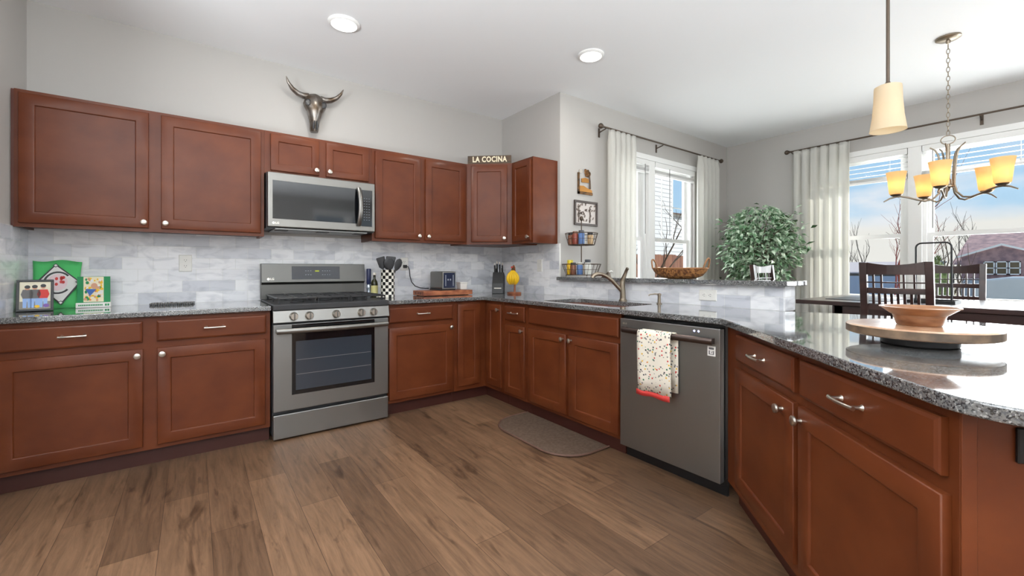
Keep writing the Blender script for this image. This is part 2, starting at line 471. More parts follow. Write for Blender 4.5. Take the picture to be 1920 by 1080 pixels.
l.new(tc.outputs['Object'], vo.inputs['Vector']); l.new(vo.outputs['Color'], sepc.inputs[0]); l.new(sepc.outputs[0], c1.inputs[0])
l.new(vo.outputs['Distance'], c2.inputs[0]); l.new(c2.outputs[0], mxr.inputs[0]); l.new(c1.outputs[0], mxr.inputs[2]); l.new(mxr.outputs[0], b.inputs['Base Color'])

# outdoors
M_grass = noise_mix(mat('lawn', (150, 140, 112), 0.9), (134, 128, 100), (170, 158, 128), (1, 1, 1), 1.5)
M_roof = noise_mix(mat('shingle_roof', (150, 124, 128), 0.9), (132, 108, 114), (176, 142, 140), (1, 1, 1), 6)
M_side = mat('grey_siding', (188, 192, 200), 0.7)
M_wside = mat('white_siding', (206, 210, 214), 0.7)
M_dwall = mat('dark_siding', (112, 110, 104), 0.8)
M_fence = noise_mix(mat('red_brown_fence', (132, 86, 66), 0.8), (108, 66, 50), (150, 102, 80), (8, 8, 0.6), 1.5)
M_tarp = mat('grey_tarp', (216, 220, 224), 0.5)
M_pblue = mat('pale_blue_paint', (164, 184, 214), 0.6)

# ------------------------------------------------------------ setting
struct(MB().box(-4.4, XE + 0.14, YB - 0.14, 0.14, -0.06, 0.0).make('floor', M_floor))
struct(MB().box(-4.4, XE + 0.14, YB - 0.14, 0.14, ZC, ZC + 0.08).make('ceiling', M_ceil))
YLW = -1.5                                                     # the left wall ends here, the great room opens to the left
struct(MB().box(XL - 0.12, XL, YLW, 0.0, 0, ZC).make('wall_left', M_wall))
struct(MB().box(XL - 0.12, XR + 0.12, 0.0, 0.12, 0, ZC).make('wall_back', M_wall))
struct(MB().box(XR, XR + 0.12, YW, 0.0, 0, ZC).make('wall_stub', M_wall))
struct(MB().box(-4.4, XL - 0.12, YLW, YLW + 0.12, 0, ZC).make('wall_front_left', M_wall))
struct(MB().box(-4.4, -4.28, YB, YLW, 0, ZC).make('wall_far_left', M_wall))

def wall_openings(name, along, fixed0, fixed1, a0, a1, opens, z0=0, z1=ZC):
    """a wall with rectangular openings; along = 'x' or 'y'; opens = [(a, b, zlo, zhi)]"""
    mb = MB()
    def bx(p, q, zl, zh):
        if q - p < 1e-4 or zh - zl < 1e-4: return
        if along == 'x': mb.box(p, q, fixed0, fixed1, zl, zh)
        else: mb.box(fixed0, fixed1, p, q, zl, zh)
    cur = a0
    for (p, q, zl, zh) in sorted(opens):
        bx(cur, p, z0, z1); bx(p, q, z0, zl); bx(p, q, zh, z1); cur = q
    bx(cur, a1, z0, z1)
    return struct(mb.make(name, M_wall))
NW = (2.98, 4.47, 0.80, 2.30)                                  # dining nook window, wall facing the camera
wall_openings('wall_nook', 'x', YW, YW + 0.14, XR + 0.12, XE + 0.14, [NW])
EW = (-5.34, -1.93, 0.78, 2.31)                                # four joined units in the right wall
wall_openings('wall_right', 'y', XE, XE + 0.14, YB, YW, [EW])
wall_openings('wall_behind', 'x', YB - 0.14, YB, -4.4, XE + 0.14, [(a, b, 0.30, 2.40) for a, b in BACKWIN])

# baseboards
struct(MB().box(XL, XL + 0.014, YLW, -0.64, 0, 0.09).make('baseboard_left', M_white))
struct(MB().box(XR + 0.12, XE, YW - 0.014, YW, 0, 0.09).make('baseboard_nook', M_white))
struct(MB().box(XE - 0.014, XE, YB, YW - 0.014, 0, 0.09).make('baseboard_right', M_white))

# marble tile behind the counters
T = 0.008
def bsplash(name, mb, m):
    return struct(mb.make(name, m))
bsplash('trim_1', MB().box(XL + T, XR - T, -T, 0, CT, UB + 0.03), M_tileX)
bsplash('trim_2', MB().box(XL, XL + T, -0.75, 0, CT, UB + 0.005), M_tileY)
HW0, HW1, HWE = XR, XR + 0.13, -2.7511                          # half wall under the bar ledge
bsplash('trim_3', MB().box(XR - T, XR, YW, 0, CT, UB + 0.002), M_tileY)
struct(MB().box(HW0, HW1, HWE, YW, 0, 1.0184).make('wall_half', M_wall))
bsplash('trim_4', MB().box(XR - T, XR, HWE, YW, CT, 1.0184), M_tileY)
bsplash('trim_5', MB().box(XR - T, HW1, HWE - T, HWE, CT, 1.0184), M_tileX)
struct(MB().box(XR - T - 0.002, XR + 0.004, YW - 0.004, YW, 1.0484, UB + 0.002).make('trim_6', M_white))

# ------------------------------------------------------------ windows
def window_unit(root, a0, a1, z0, z1, zm, P, grille=True):
    """one double hung unit in the opening; P(a, d, z): a along the wall, d depth (0 at room face, + outward)"""
    def bar(mb, aa, ab, da, db, za, zb):
        p, q = P(aa, da, za), P(ab, db, zb)
        mb.box(min(p[0], q[0]), max(p[0], q[0]), min(p[1], q[1]), max(p[1], q[1]), za, zb)
    fr = MB()
    w = 0.030
    bar(fr, a0, a0 + w, 0.035, 0.13, z0, z1); bar(fr, a1 - w, a1, 0.035, 0.13, z0, z1)
    bar(fr, a0 + w, a1 - w, 0.035, 0.13, z0, z0 + w); bar(fr, a0 + w, a1 - w, 0.035, 0.13, z1 - w, z1)
    fr.make('window_frame', M_white, root)
    b0, b1 = a0 + w, a1 - w
    for nm, za, zb, d in (('upper_sash', zm - 0.02, z1 - w, 0.095), ('lower_sash', z0 + w, zm + 0.02, 0.065)):
        s = MB(); t = 0.042
        bar(s, b0, b0 + t, d, d + 0.028, za, zb); bar(s, b1 - t, b1, d, d + 0.028, za, zb)
        bar(s, b0 + t, b1 - t, d, d + 0.028, za, za + t); bar(s, b0 + t, b1 - t, d, d + 0.028, zb - t, zb)
        if grille and nm == 'upper_sash':
            for k in (1, 2):
                c = b0 + t + (b1 - b0 - 2 * t) * k / 3
                bar(s, c - 0.005, c + 0.005, d + 0.010, d + 0.018, za + t, zb - t)
            c = (za + zb) / 2
            bar(s, b0 + t, b1 - t, d + 0.010, d + 0.018, c - 0.005, c + 0.005)
        so = s.make(nm, M_white, root)
        g = MB(); bar(g, b0 + t, b1 - t, d + 0.012, d + 0.016, za + t, zb - t)
        g.make('pane', M_pane, so)
def group_window(name, units, posts, casing, z0, z1, zm, P, grille):
    root = bpy.data.objects.new(name, None); COL.objects.link(root); root['kind'] = 'structure'
    for (a, b) in units: window_unit(root, a, b, z0, z1, zm, P, grille)
    mb = MB()
    def bar(aa, ab, da, db, za, zb):
        p, q = P(aa, da, za), P(ab, db, zb)
        mb.box(min(p[0], q[0]), max(p[0], q[0]), min(p[1], q[1]), max(p[1], q[1]), za, zb)
    for (a, b) in posts: bar(a, b, 0.0, 0.13, z0, z1)
    (a0, a1) = casing
    bar(a0, a1, -0.035, 0.03, z0 - 0.03, z0)                    # stool
    bar(a0 - 0.0, a1 + 0.0, -0.012, 0.0, z1, z1 + 0.055)         # head casing
    mb.make('window_trim', M_white, root)
    return root
PN = lambda a, d, z: (a, YW + d, z)
PE = lambda a, d, z: (XE + d, a, z)
group_window('window_1', [(2.98, 3.58), (3.68, 4.47)], [(3.58, 3.68)], (2.95, 4.50), NW[2], NW[3], 1.45, PN, True)
EU = [(-2.70, -1.93), (-3.56, -2.80), (-4.44, -3.66), (-5.34, -4.54)]
group_window('window_2', EU, [(-2.80, -2.70), (-3.66, -3.56), (-4.54, -4.44)], (-5.37, -1.90), EW[2], EW[3], 1.455, PE, False)
for k, (a, b) in enumerate(BACKWIN):
    PB = lambda p, d, z: (p, YB - d, z)
    c = (a + b) / 2
    group_window('window_%d' % (k + 3), [(a, c - 0.03), (c + 0.03, b)], [(c - 0.03, c + 0.03)], (a, b), 0.30, 2.40, 1.4, PB, False)

def blind(a0, a1, ztop, zbot, P, label, wand_at):
    t = thing('window_blind', label, 'blind')
    def bar(mb, aa, ab, da, db, za, zb):
        p, q = P(aa, da, za), P(ab, db, zb)
        mb.box(min(p[0], q[0]), max(p[0], q[0]), min(p[1], q[1]), max(p[1], q[1]), za, zb)
    h = MB(); bar(h, a0, a1, -0.006, 0.032, ztop - 0.055, ztop); h.make('headrail', M_white, t)
    r = MB(); bar(r, a0, a1, 0.000, 0.034, zbot, zbot + 0.022); r.make('bottom_rail', M_white, t)
    s = MB(); z = ztop - 0.085
    while z > zbot + 0.06:
        bar(s, a0, a1, -0.002, 0.034, z, z + 0.0024); z -= 0.046
    for k in range(5): bar(s, a0, a1, 0.0, 0.034, zbot + 0.026 + k * 0.006, zbot + 0.0284 + k * 0.006)
    s.make('slats', M_white, t)
    c = MB()
    for f in (0.18, 0.82):
        a = a0 + (a1 - a0) * f
        for d in (-0.004, 0.036): bar(c, a - 0.001, a + 0.001, d, d + 0.001, zbot, ztop - 0.05)
    c.make('ladder_cords', M_white, t)
    a = a0 + (a1 - a0) * wand_at
    p0, p1 = P(a, -0.016, ztop - 0.05), P(a, -0.016, ztop - 0.80)
    MB().tube([p0, p1], 0.0035, 6).make('tilt_wand', M_grey, t)
    return t
blind(2.985, 3.575, NW[3] - 0.002, 2.160, PN, 'raised white slatted blind in the nook window, behind left curtain', 0.85)
blind(3.685, 4.465, NW[3] - 0.002, 2.160, PN, 'raised white slatted blind above the woven bowl in the nook window', 0.32)
blind(-2.695, -1.935, EW[3] - 0.002, 2.010, PE, 'part-raised white slatted blind beside the sheer curtain on the right wall', 0.88)
blind(-3.555, -2.805, EW[3] - 0.002, 2.010, PE, 'part-raised white slatted blind behind the five-shade chandelier', 0.90)

# curtains: soft folded sheets
def curtain(label, a0, a1, z0, z1, P, folds, amp, seed):
    r = random.Random(seed); mb = MB(); n = folds * 10
    ph = [r.uniform(-0.5, 0.5) for _ in range(folds + 2)]
    rings = []
    zs = [z0, z0 + 0.5, z0 + 1.0, z0 + 1.5, z1 - 0.12, z1 - 0.04, z1]
    front = []; 
    for z in zs:
        ring = []
        k = 1.0 if z < z1 - 0.05 else 0.55
        for i in range(n + 1):
            u = i / n
            a = a0 + (a1 - a0) * u
            f = u * folds
            d = amp * k * (math.sin(2 * PI * f + ph[int(f)] * 0.6) + 0.3 * math.sin(4 * PI * f + seed + z * 0.7))
            a += 0.25 * amp * math.cos(2 * PI * f)
            ring.append(P(a, d, z))
        rings.append(ring)
    mb.loft(rings, 0, False, False)
    o = mb.make('curtain_panel', M_sheer, None, smooth=80)
    md = o.modifiers.new('thick', 'SOLIDIFY'); md.thickness = 0.0015
    return tag(o, label, 'curtain')
ROFF = -0.09
RODZ = 2.478
PNc = lambda a, d, z: (a, YW + ROFF + d, z)
PEc = lambda a, d, z: (XE + ROFF + d, a, z)
curtain('sheer white curtain left of the nook window beside framed wall art', 2.815, 3.215, 0.02, RODZ - 0.005, PNc, 5, 0.026, 3)
curtain('sheer white curtain at the room corner behind the ficus tree', 4.400, 4.845, 0.02, RODZ - 0.005, PNc, 5, 0.026, 5)
curtain('sheer white curtain on the right wall beyond the bar ledge end', -2.265, -1.735, 0.02, RODZ - 0.005, PEc, 6, 0.026, 9)

def rod(label, a0, a1, P, W, brs):
    t = thing('curtain_rod', label, 'curtain rod')
    MB().tube([P(a0, 0, RODZ), P(a1, 0, RODZ)], 0.0085, 10).make('rod', M_bronze, t, smooth=True)
    for (a, s) in ((a0, -1), (a1, 1)):
        p = Vector(P(a + s * 0.030, 0, RODZ))
        f = MB().ball(p, 0.026, 12); f.tube([P(a, 0, RODZ), P(a + s * 0.012, 0, RODZ)], 0.014, 10)
        f.make('finial', M_bronze, t, smooth=True)
    for a in brs:
        b_ = MB().tube([P(a, 0, RODZ - 0.012), W(a, RODZ - 0.03)], 0.006, 8)
        q = W(a, RODZ - 0.03)
        q0, q1 = W(a - 0.011, RODZ - 0.075), W(a + 0.011, RODZ + 0.012)
        b_.box(min(q0[0], q1[0]) - (0.006 if abs(q0[0] - q1[0]) < 1e-6 else 0), max(q0[0], q1[0]), min(q0[1], q1[1]) - (0.006 if abs(q0[1] - q1[1]) < 1e-6 else 0), max(q0[1], q1[1]), q0[2], q1[2])
        b_.make('bracket', M_bronze, t)
rod('dark bronze curtain rod over the nook window', 2.735, 4.90, PNc, lambda a, z: (a, YW - 0.0005, z), (2.775, 3.70))
rod('dark bronze curtain rod over the wide right-hand windows', -5.62, -1.69, PEc, lambda a, z: (XE - 0.0005, a, z), (-3.195, -4.70, -1.71))

# ------------------------------------------------------------ cabinets (local frame: x along the front, -y outward, z up; y = 0 at the face frame)
def knob(parent, x, z, y):
    mb = MB().lathe([(0.007, 0), (0.0055, 0.006), (0.005, 0.013), (0.012, 0.017), (0.0165, 0.022), (0.0155, 0.028), (0.009, 0.031)], (x, y, z), 16, 0, True, '-y')
    return mb.make('knob', M_nickel, parent, smooth=50)
def pull(parent, x, z, y, w=0.105):
    mb = MB()
    pts = [(x + w / 2 * k / 5, y - 0.026 - 0.006 * (1 - (k / 5) ** 2), z) for k in range(-5, 6)]
    mb.tube(pts, [0.0062] + [0.0052] * 9 + [0.0062], 8)
    for s in (-1, 1):
        mb.lathe([(0.0085, 0), (0.006, 0.004), (0.0048, 0.010), (0.0048, 0.027)], (x + s * w * 0.40, y, z), 10, 0, True, '-y')
    return mb.make('pull_handle', M_nickel, parent, smooth=50)
DY = -0.020
def door(parent, x0, x1, z0, z1, kn=None, fw=0.056):
    mb = MB().rings_rect(x0, x1, z0, z1, [(0, -0.0005), (0, DY + 0.004), (0.0012, DY + 0.0013), (0.004, DY), (fw, DY), (fw + 0.0030, DY + 0.0008), (fw + 0.0055, DY + 0.0028), (fw + 0.0073, DY + 0.0060), (fw + 0.0080, DY + 0.009)])
    d = mb.make('door', M_wood, parent, smooth=50)
    if kn: knob(d, kn[0], kn[1], DY)
    return d
def drawer(parent, x0, x1, z0, z1, pl=True):
    mb = MB().rings_rect(x0, x1, z0, z1, [(0, -0.0005), (0, DY + 0.006), (0.003, DY + 0.003), (0.010, DY)])
    d = mb.make('drawer_front' if not pl else 'drawer', M_wood, parent)
    if pl: pull(d, (x0 + x1) / 2, (z0 + z1) / 2 + 0.003, DY)
    return d
DRZ = (0.706, 0.822); DOZ = (0.120, 0.668); TOE = 0.0938
def base_cab(label, loc, rz, x0, x1, depth, group='cherry base cabinets'):
    t = thing('base_cabinet', label, 'cabinet', loc, rz, group)
    MB().box(x0, x1, 0, depth, TOE, CB).make('carcass', M_wood, t)
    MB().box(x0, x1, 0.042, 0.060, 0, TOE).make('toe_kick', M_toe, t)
    return t
FY = -0.61
# left of the range
t = base_cab('cherry base cabinet left of the range, two drawers over two doors', (0, FY, 0), 0, XL + 0.001, -0.006, 0.60)
drawer(t, -1.180, -0.634, *DRZ); drawer(t, -0.572, -0.030, *DRZ)
door(t, -1.180, -0.632, *DOZ, kn=(-0.655, 0.634)); door(t, -0.570, -0.034, *DOZ, kn=(-0.547, 0.634))
# right of the range
t = base_cab('cherry base cabinet right of the range, single drawer over one door', (0, FY, 0), 0, 0.776, 1.344, 0.60)
drawer(t, 0.781, 1.322, *DRZ); door(t, 0.781, 1.322, *DOZ, kn=(1.300, 0.640))
# corner
FX = XR - 0.61
t = thing('base_cabinet', 'inside-corner cherry base cabinet with two tall doors meeting at the corner', 'cabinet', (0, 0, 0), 0, 'cherry base cabinets')
MB().prism([(1.345, FY), (FX, FY), (FX, -0.900), (XR - 0.001, -0.900), (XR - 0.001, -0.001), (1.345, -0.001)], TOE, CB).make('carcass', M_wood, t)
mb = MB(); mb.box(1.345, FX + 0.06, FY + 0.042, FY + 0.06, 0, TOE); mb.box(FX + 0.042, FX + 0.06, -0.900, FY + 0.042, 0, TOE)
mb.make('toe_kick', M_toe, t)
sub = MB().rings_rect(1.372, 1.588, DOZ[0] + 0.012, DRZ[1], [(0, -0.0005), (0, DY + 0.004), (0.0012, DY + 0.0013), (0.004, DY), (0.05, DY), (0.05 + 0.0030, DY + 0.0008), (0.05 + 0.0055, DY + 0.0028), (0.05 + 0.0073, DY + 0.0060), (0.05 + 0.0080, DY + 0.009)])
sub.xf(Matrix.Translation((0, FY, 0))).make('door', M_wood, t, smooth=50)
Mz = Matrix.Translation((FX, 0, 0)) @ Matrix.Rotation(-PI / 2, 4, 'Z')
sub = MB().rings_rect(0.662, 0.873, DOZ[0] + 0.012, DRZ[1], [(0, -0.0005), (0, DY + 0.004), (0.0012, DY + 0.0013), (0.004, DY), (0.05, DY), (0.05 + 0.0030, DY + 0.0008), (0.05 + 0.0055, DY + 0.0028), (0.05 + 0.0073, DY + 0.0060), (0.05 + 0.0080, DY + 0.009)])
d = sub.xf(Mz).make('door', M_wood, t, smooth=50)
mb = MB().lathe([(0.007, 0), (0.0055, 0.006), (0.005, 0.013), (0.012, 0.017), (0.0165, 0.022), (0.0155, 0.028), (0.009, 0.031)], (FX + DY, -0.845, 0.778), 16, 0, True, '-x')
mb.make('knob', M_nickel, d, smooth=50)
# sink run: local x = -y
RS = -PI / 2
t = base_cab('narrow cherry base cabinet left of the sink base, small drawer and door', (FX, 0, 0), RS, 0.902, 1.209, 0.60)
drawer(t, 0.930, 1.186, *DRZ).name = 'drawer'; door(t, 0.930, 1.186, *DOZ, kn=(1.165, 0.636), fw=0.05)
t = base_cab('cherry sink base cabinet left of the dishwasher with wide blank front', (FX, 0, 0), RS, 1.210, 2.106, 0.60)
drawer(t, 1.236, 2.097, *DRZ, pl=False)
door(t, 1.236, 1.642, *DOZ, kn=(1.620, 0.636)); door(t, 1.676, 2.097, *DOZ, kn=(1.698, 0.636))
# peninsula: local x runs from the corner post towards the free end
RP = -3 * PI / 4
PX, PY = FX, -2.7525
t = base_cab('cherry peninsula cabinet next to the dishwasher, drawer over door', (PX, PY, 0), RP, 0.0, 0.6615, 0.55)
drawer(t, 0.127, 0.645, *DRZ); door(t, 0.120, 0.645, 0.140, 0.672, kn=(0.575, 0.632))
MB().prism([(0.0, 0.0), (-0.02, -0.001), (-0.02, 0.02), (0.0, 0.04)], TOE, CB).make('corner_post', M_wood, t)
t = base_cab('cherry cabinet at the free end of the peninsula, wide drawer over door', (PX, PY, 0), RP, 0.6620, 1.2440, 0.57)
drawer(t, 0.684, 1.221, *DRZ); door(t, 0.677, 1.228, 0.140, 0.672, kn=(0.682 + 0.018, 0.632))
mb = MB(); mb.box(1.2442, 1.250, -0.004, 0.62, 0.0, CB); mb.box(1.250, 1.2545, -0.004, 0.022, 0.0, CB)
mb.make('end_panel', M_wood, t, bevel=0.001)
MB().box(0.0, 1.2442, 0.571, 0.60, 0, CB).make('back_panel', M_wood, t)
# outlet on the end panel, right under the counter
mb = MB(); mb.box(1.2502, 1.258, 0.085, 0.200, 0.752, 0.818)
t = mb.make('power_outlet', M_black, None, bevel=0.002, loc=(PX, PY, 0), rot=(0, 0, RP))
tag(t, 'black power outlet on the end panel of the peninsula', 'outlet')
f = MB()
for yy in (0.115, 0.170): f.lathe([(0.014, 0), (0.014, 0.002)], (1.258, yy, 0.785), 14, 0, True, 'y')
f = MB(); 
for yy in (0.098, 0.148): f.box(1.258, 1.260, yy, yy + 0.034, 0.768, 0.802)
f.make('socket_face', M_char, t, bevel=0.001)

# upper cabinets (local y = 0 at the face frame)
UFY = -0.29
def upper(label, loc, rz, x0, x1, z0, z1, depth):
    t = thing('wall_cabinet', label, 'cabinet', loc, rz, 'cherry wall cabinets')
    mb = MB().box(x0, x1, 0, depth, z0 + 0.012, z1)
    mb.box(x0, x1, 0, 0.02, z0, z0 + 0.012); mb.box(x0, x0 + 0.018, 0.02, depth, z0, z0 + 0.012); mb.box(x1 - 0.018, x1, 0.02, depth, z0, z0 + 0.012)
    mb.make('carcass', M_wood, t)
    return t
t = upper('wide cherry wall cabinet with two doors against the left wall', (0, UFY, 0), 0, XL + 0.014, -0.003, UB, UT, 0.288)
door(t, -1.172, -0.628, UB + 0.022, UT - 0.020, kn=(-0.650, UB + 0.055)); door(t, -0.568, -0.024, UB + 0.022, UT - 0.020, kn=(-0.546, UB + 0.055))
MB().box(XL + 0.0005, XL + 0.013, 0.012, 0.03, UB, UT).make('filler_strip', M_woodin, t)
t = upper('short cherry wall cabinet with two small doors above the microwave', (0, UFY, 0), 0, -0.002, 0.762, 1.800, UT, 0.288)
door(t, 0.036, 0.358, 1.822, UT - 0.020, kn=(0.337, 1.856), fw=0.045); door(t, 0.408, 0.733, 1.822, UT - 0.020, kn=(0.430, 1.856), fw=0.045)
t = upper('cherry wall cabinet right of the microwave with two tall doors', (0, UFY, 0), 0, 0.763, 1.652, UB, UT, 0.288)
door(t, 0.785, 1.182, UB + 0.022, UT - 0.020, kn=(1.162, UB + 0.055)); door(t, 1.229, 1.630, UB + 0.022, UT - 0.020, kn=(1.250, UB + 0.055))
# diagonal corner unit
UFX = XR - 0.29
A = Vector((1.6535, UFY, 0)); B = Vector((UFX, -0.5736, 0))
t = thing('wall_cabinet', 'diagonal corner cherry wall cabinet under the LA COCINA sign', 'cabinet', (0, 0, 0), 0, 'cherry wall cabinets')
MB().prism([(A.x, A.y), (B.x, B.y), (XR - 0.001, B.y), (XR - 0.001, -0.002), (A.x, -0.002)], UB, UT).make('carcass', M_wood, t)
ang = math.atan2(B.y - A.y, B.x - A.x); L = (B - A).length
Md = Matrix.Translation(A) @ Matrix.Rotation(ang, 4, 'Z')
d = MB().rings_rect(0.045, L - 0.045, UB + 0.022, UT - 0.020, [(0, -0.0005), (0, DY + 0.004), (0.0012, DY + 0.0013), (0.004, DY), (0.052, DY), (0.052 + 0.0030, DY + 0.0008), (0.052 + 0.0055, DY + 0.0028), (0.052 + 0.0073, DY + 0.0060), (0.052 + 0.0080, DY + 0.009)]).xf(Md).make('door', M_wood, t, smooth=50)
MB().lathe([(0.007, 0), (0.0055, 0.006), (0.005, 0.013), (0.012, 0.017), (0.0165, 0.022), (0.0155, 0.028), (0.009, 0.031)], (L - 0.068, DY, UB + 0.055), 16, 0, True, '-y').xf(Md).make('knob', M_nickel, d, smooth=50)
t = upper('narrow cherry wall cabinet with pale lit end panel, next to the wall corner', (UFX, 0, 0), RS, 0.5745, 0.8821, UB, UT, 0.288)
door(t, 0.596, 0.862, UB + 0.022, UT - 0.020, kn=(0.842, UB + 0.055), fw=0.045)

# ------------------------------------------------------------ counters
def slab(name, poly, z0, z1, holes=(), label='', cat='counter'):
    o = MB().prism(poly, z0, z1, 0, holes).make(name, M_gran, None, bevel=0.004, seg=2)
    return tag(o, label, cat)
slab('countertop', [(XL + 0.001, -0.645), (-0.003, -0.645), (-0.003, -0.001), (XL + 0.001, -0.001)], CB, CT,
     label='short speckled granite countertop left of the range')
V = (0.643, -3.705); r = 0.15
arc = []
cx, cy = V[0] + r * math.sqrt(2), V[1]
for k in range(0, 13):
    a = math.radians(135 + 90 * k / 12)
    arc.append((cx + r * math.cos(a), cy + r * math.sin(a)))
end = (1.40, V[1] - (1.40 - V[0]))
back = [(1.72, -4.58), (2.02, -4.40), (2.24, -4.08), (2.36, -3.72), (2.41, -3.40), (2.40, -3.14), (2.35, -2.95), (2.30, -2.83), (XR - T - 0.001, HWE - T - 0.002)]
poly = [(0.773, -0.001), (0.773, -0.645), (XR - 0.645, -0.645), (XR - 0.645, XR - 0.645 - 4.348)] + arc + [end] + back + [(XR - T - 0.001, -0.001)]
SX0, SX1, SY0, SY1 = 1.70, 2.10, -2.03, -1.30
hole = []
for (px, py, a0) in ((SX1 - 0.06, SY1 - 0.06, 0), (SX0 + 0.06, SY1 - 0.06, 90), (SX0 + 0.06, SY0 + 0.06, 180), (SX1 - 0.06, SY0 + 0.06, 270)):
    for k in range(5):
        a = math.radians(a0 + 90 * k / 4); hole.append((px + 0.06 * math.cos(a), py + 0.06 * math.sin(a)))
slab('countertop', poly, CB, CT, [hole], 'long speckled granite countertop with sink running onto the peninsula')
slab('bar_ledge', [(XR - 0.05, YW - 0.004), (XR - 0.05, -2.785), (XR + 0.23, -2.785), (XR + 0.23, YW - 0.016)], 1.0186, 1.0484,
     label='raised granite bar ledge on the half wall behind the sink', cat='ledge')
# sink
t = thing('kitchen_sink', 'undermount steel sink in the granite counter before the faucet', 'sink')
mb = MB()
inner = [[(p[0] + (p[0] - 1.9) * k, p[1] + (p[1] + 1.665) * k, z) for p in hole] for (k, z) in ((-0.004, CB - 0.001), (-0.02, CB - 0.02), (-0.06, CB - 0.17), (-0.20, CB - 0.185))]
mb.loft(inner, 0, False); mb.f.append([len(mb.v) - len(hole) + i for i in range(len(hole))]); mb.m.append(0)
o = mb.make('basin', M_sink, t, smooth=50)
MB().lathe([(0.045, 0), (0.045, 0.004), (0.03, 0.006), (0.03, 0.002)], (1.9, -1.665, CB - 0.185), 18).make('drain', M_nickel, t, smooth=True)
MB().box(SX0 + 0.02, SX1 - 0.02, -1.672, -1.658, CB - 0.18, CB - 0.05).make('divider', M_sink, t, bevel=0.004)

# ------------------------------------------------------------ range
t = thing('gas_range', 'dark stainless freestanding gas range between the cherry base cabinets', 'stove', (0.002, 0, 0))
W = 0.766
MB().box(0.002, W - 0.002, -0.62, -0.012, 0.03, 0.868).make('body', M_char, t)
mb = MB()
for x in (0.05, W - 0.05):
    for y in (-0.58, -0.08): mb.lathe([(0.018, 0.0), (0.018, 0.03)], (x, y, 0), 10)
mb.make('foot', M_black, t)
MB().box(0.004, W - 0.004, -0.655, -0.62, 0.012, 0.170).make('storage_drawer', M_steel, t, bevel=0.006, seg=3)
o = MB().box(0.004, W - 0.004, -0.655, -0.62, 0.190, 0.755).make('oven_door', M_steel, t, bevel=0.004, seg=2)
MB().rings_rect(0.112, W - 0.108, 0.290, 0.752, [(0, -0.654), (0, -0.6565), (0.002, -0.657)]).make('window_surround', M_bglass, o)
MB().rings_rect(0.135, W - 0.131, 0.318, 0.640, [(0, -0.656), (0, -0.6575)]).make('oven_window', M_ovglass, o)
mb = MB()
for z in (0.42, 0.515): mb.box(0.140, W - 0.136, -0.6585, -0.6570, z, z + 0.003)
mb.make('oven_rack', M_grey, o)
mb = MB()
pts = [(0.02 + (W - 0.04) * k / 12, -0.690 - 0.022 * math.sin(PI * k / 12), 0.715) for k in range(13)]
mb.tube(pts, 0.0175, 12, flat=0.7)
for x in (0.028, W - 0.028): mb.box(x - 0.010, x + 0.010, -0.690, -0.654, 0.704, 0.726)
mb.make('oven_handle', M_steel2, o, smooth=50)
# control panel with knobs
o = MB().loft([[(0.002, -0.672, 0.768), (0.002, -0.655, 0.846), (0.002, -0.60, 0.846), (0.002, -0.60, 0.768)],
               [(W - 0.002, -0.672, 0.768), (W - 0.002, -0.655, 0.846), (W - 0.002, -0.60, 0.846), (W - 0.002, -0.60, 0.768)]]).make('control_panel', M_steel2, t, bevel=0.003, seg=2)
for x in (0.122, 0.216, 0.388, 0.560, 0.648):
    k = MB().lathe([(0.027, 0), (0.027, 0.006), (0.0235, 0.010), (0.0225, 0.030), (0.020, 0.034)], (x, -0.662, 0.806), 20, 0, True, '-y')
    ko = k.make('burner_knob', M_nickel, o, smooth=50)
    MB().box(x - 0.0035, x + 0.0035, -0.708, -0.694, 0.784, 0.828).make('grip', M_steel2, ko, bevel=0.001)
# cooktop
o = MB().box(0.001, W - 0.001, -0.662, -0.065, 0.847, 0.886).make('cooktop', M_char, t, bevel=0.006, seg=2)
for (x, y, rr) in ((0.17, -0.50, 0.045), (0.17, -0.20, 0.038), (0.383, -0.35, 0.055), (0.60, -0.50, 0.050), (0.60, -0.20, 0.034)):
    bq = MB().lathe([(rr, 0.886), (rr, 0.896), (rr * 0.8, 0.899), (rr * 0.8, 0.906), (rr * 0.5, 0.909)], (x, y, 0), 18).make('burner', M_iron, o, smooth=50)
for (x0, x1) in ((0.035, 0.268), (0.276, 0.492), (0.500, 0.733)):
    g = MB(); z = 0.922; s = 0.010
    for (a, b_) in (((x0, -0.625, z), (x1, -0.625, z)), ((x0, -0.095, z), (x1, -0.095, z)), ((x0, -0.625, z), (x0, -0.095, z)), ((x1, -0.625, z), (x1, -0.095, z)), ((x0, -0.36, z), (x1, -0.36, z)), (((x0 + x1) / 2, -0.625, z), ((x0 + x1) / 2, -0.095, z))):
        g.beam(a, b_, s, 0.012)
    xm = (x0 + x1) / 2
    for yc in (-0.50, -0.21):
        g.beam((x0, yc, z), (x1, yc, z), s, 0.012)
    for x in (x0 + 0.006, x1 - 0.006):
        for y in (-0.615, -0.36, -0.105): g.box(x - 0.005, x + 0.005, y - 0.006, y + 0.006, 0.886, 0.922)
    g.make('grate', M_iron, t, bevel=0.002)
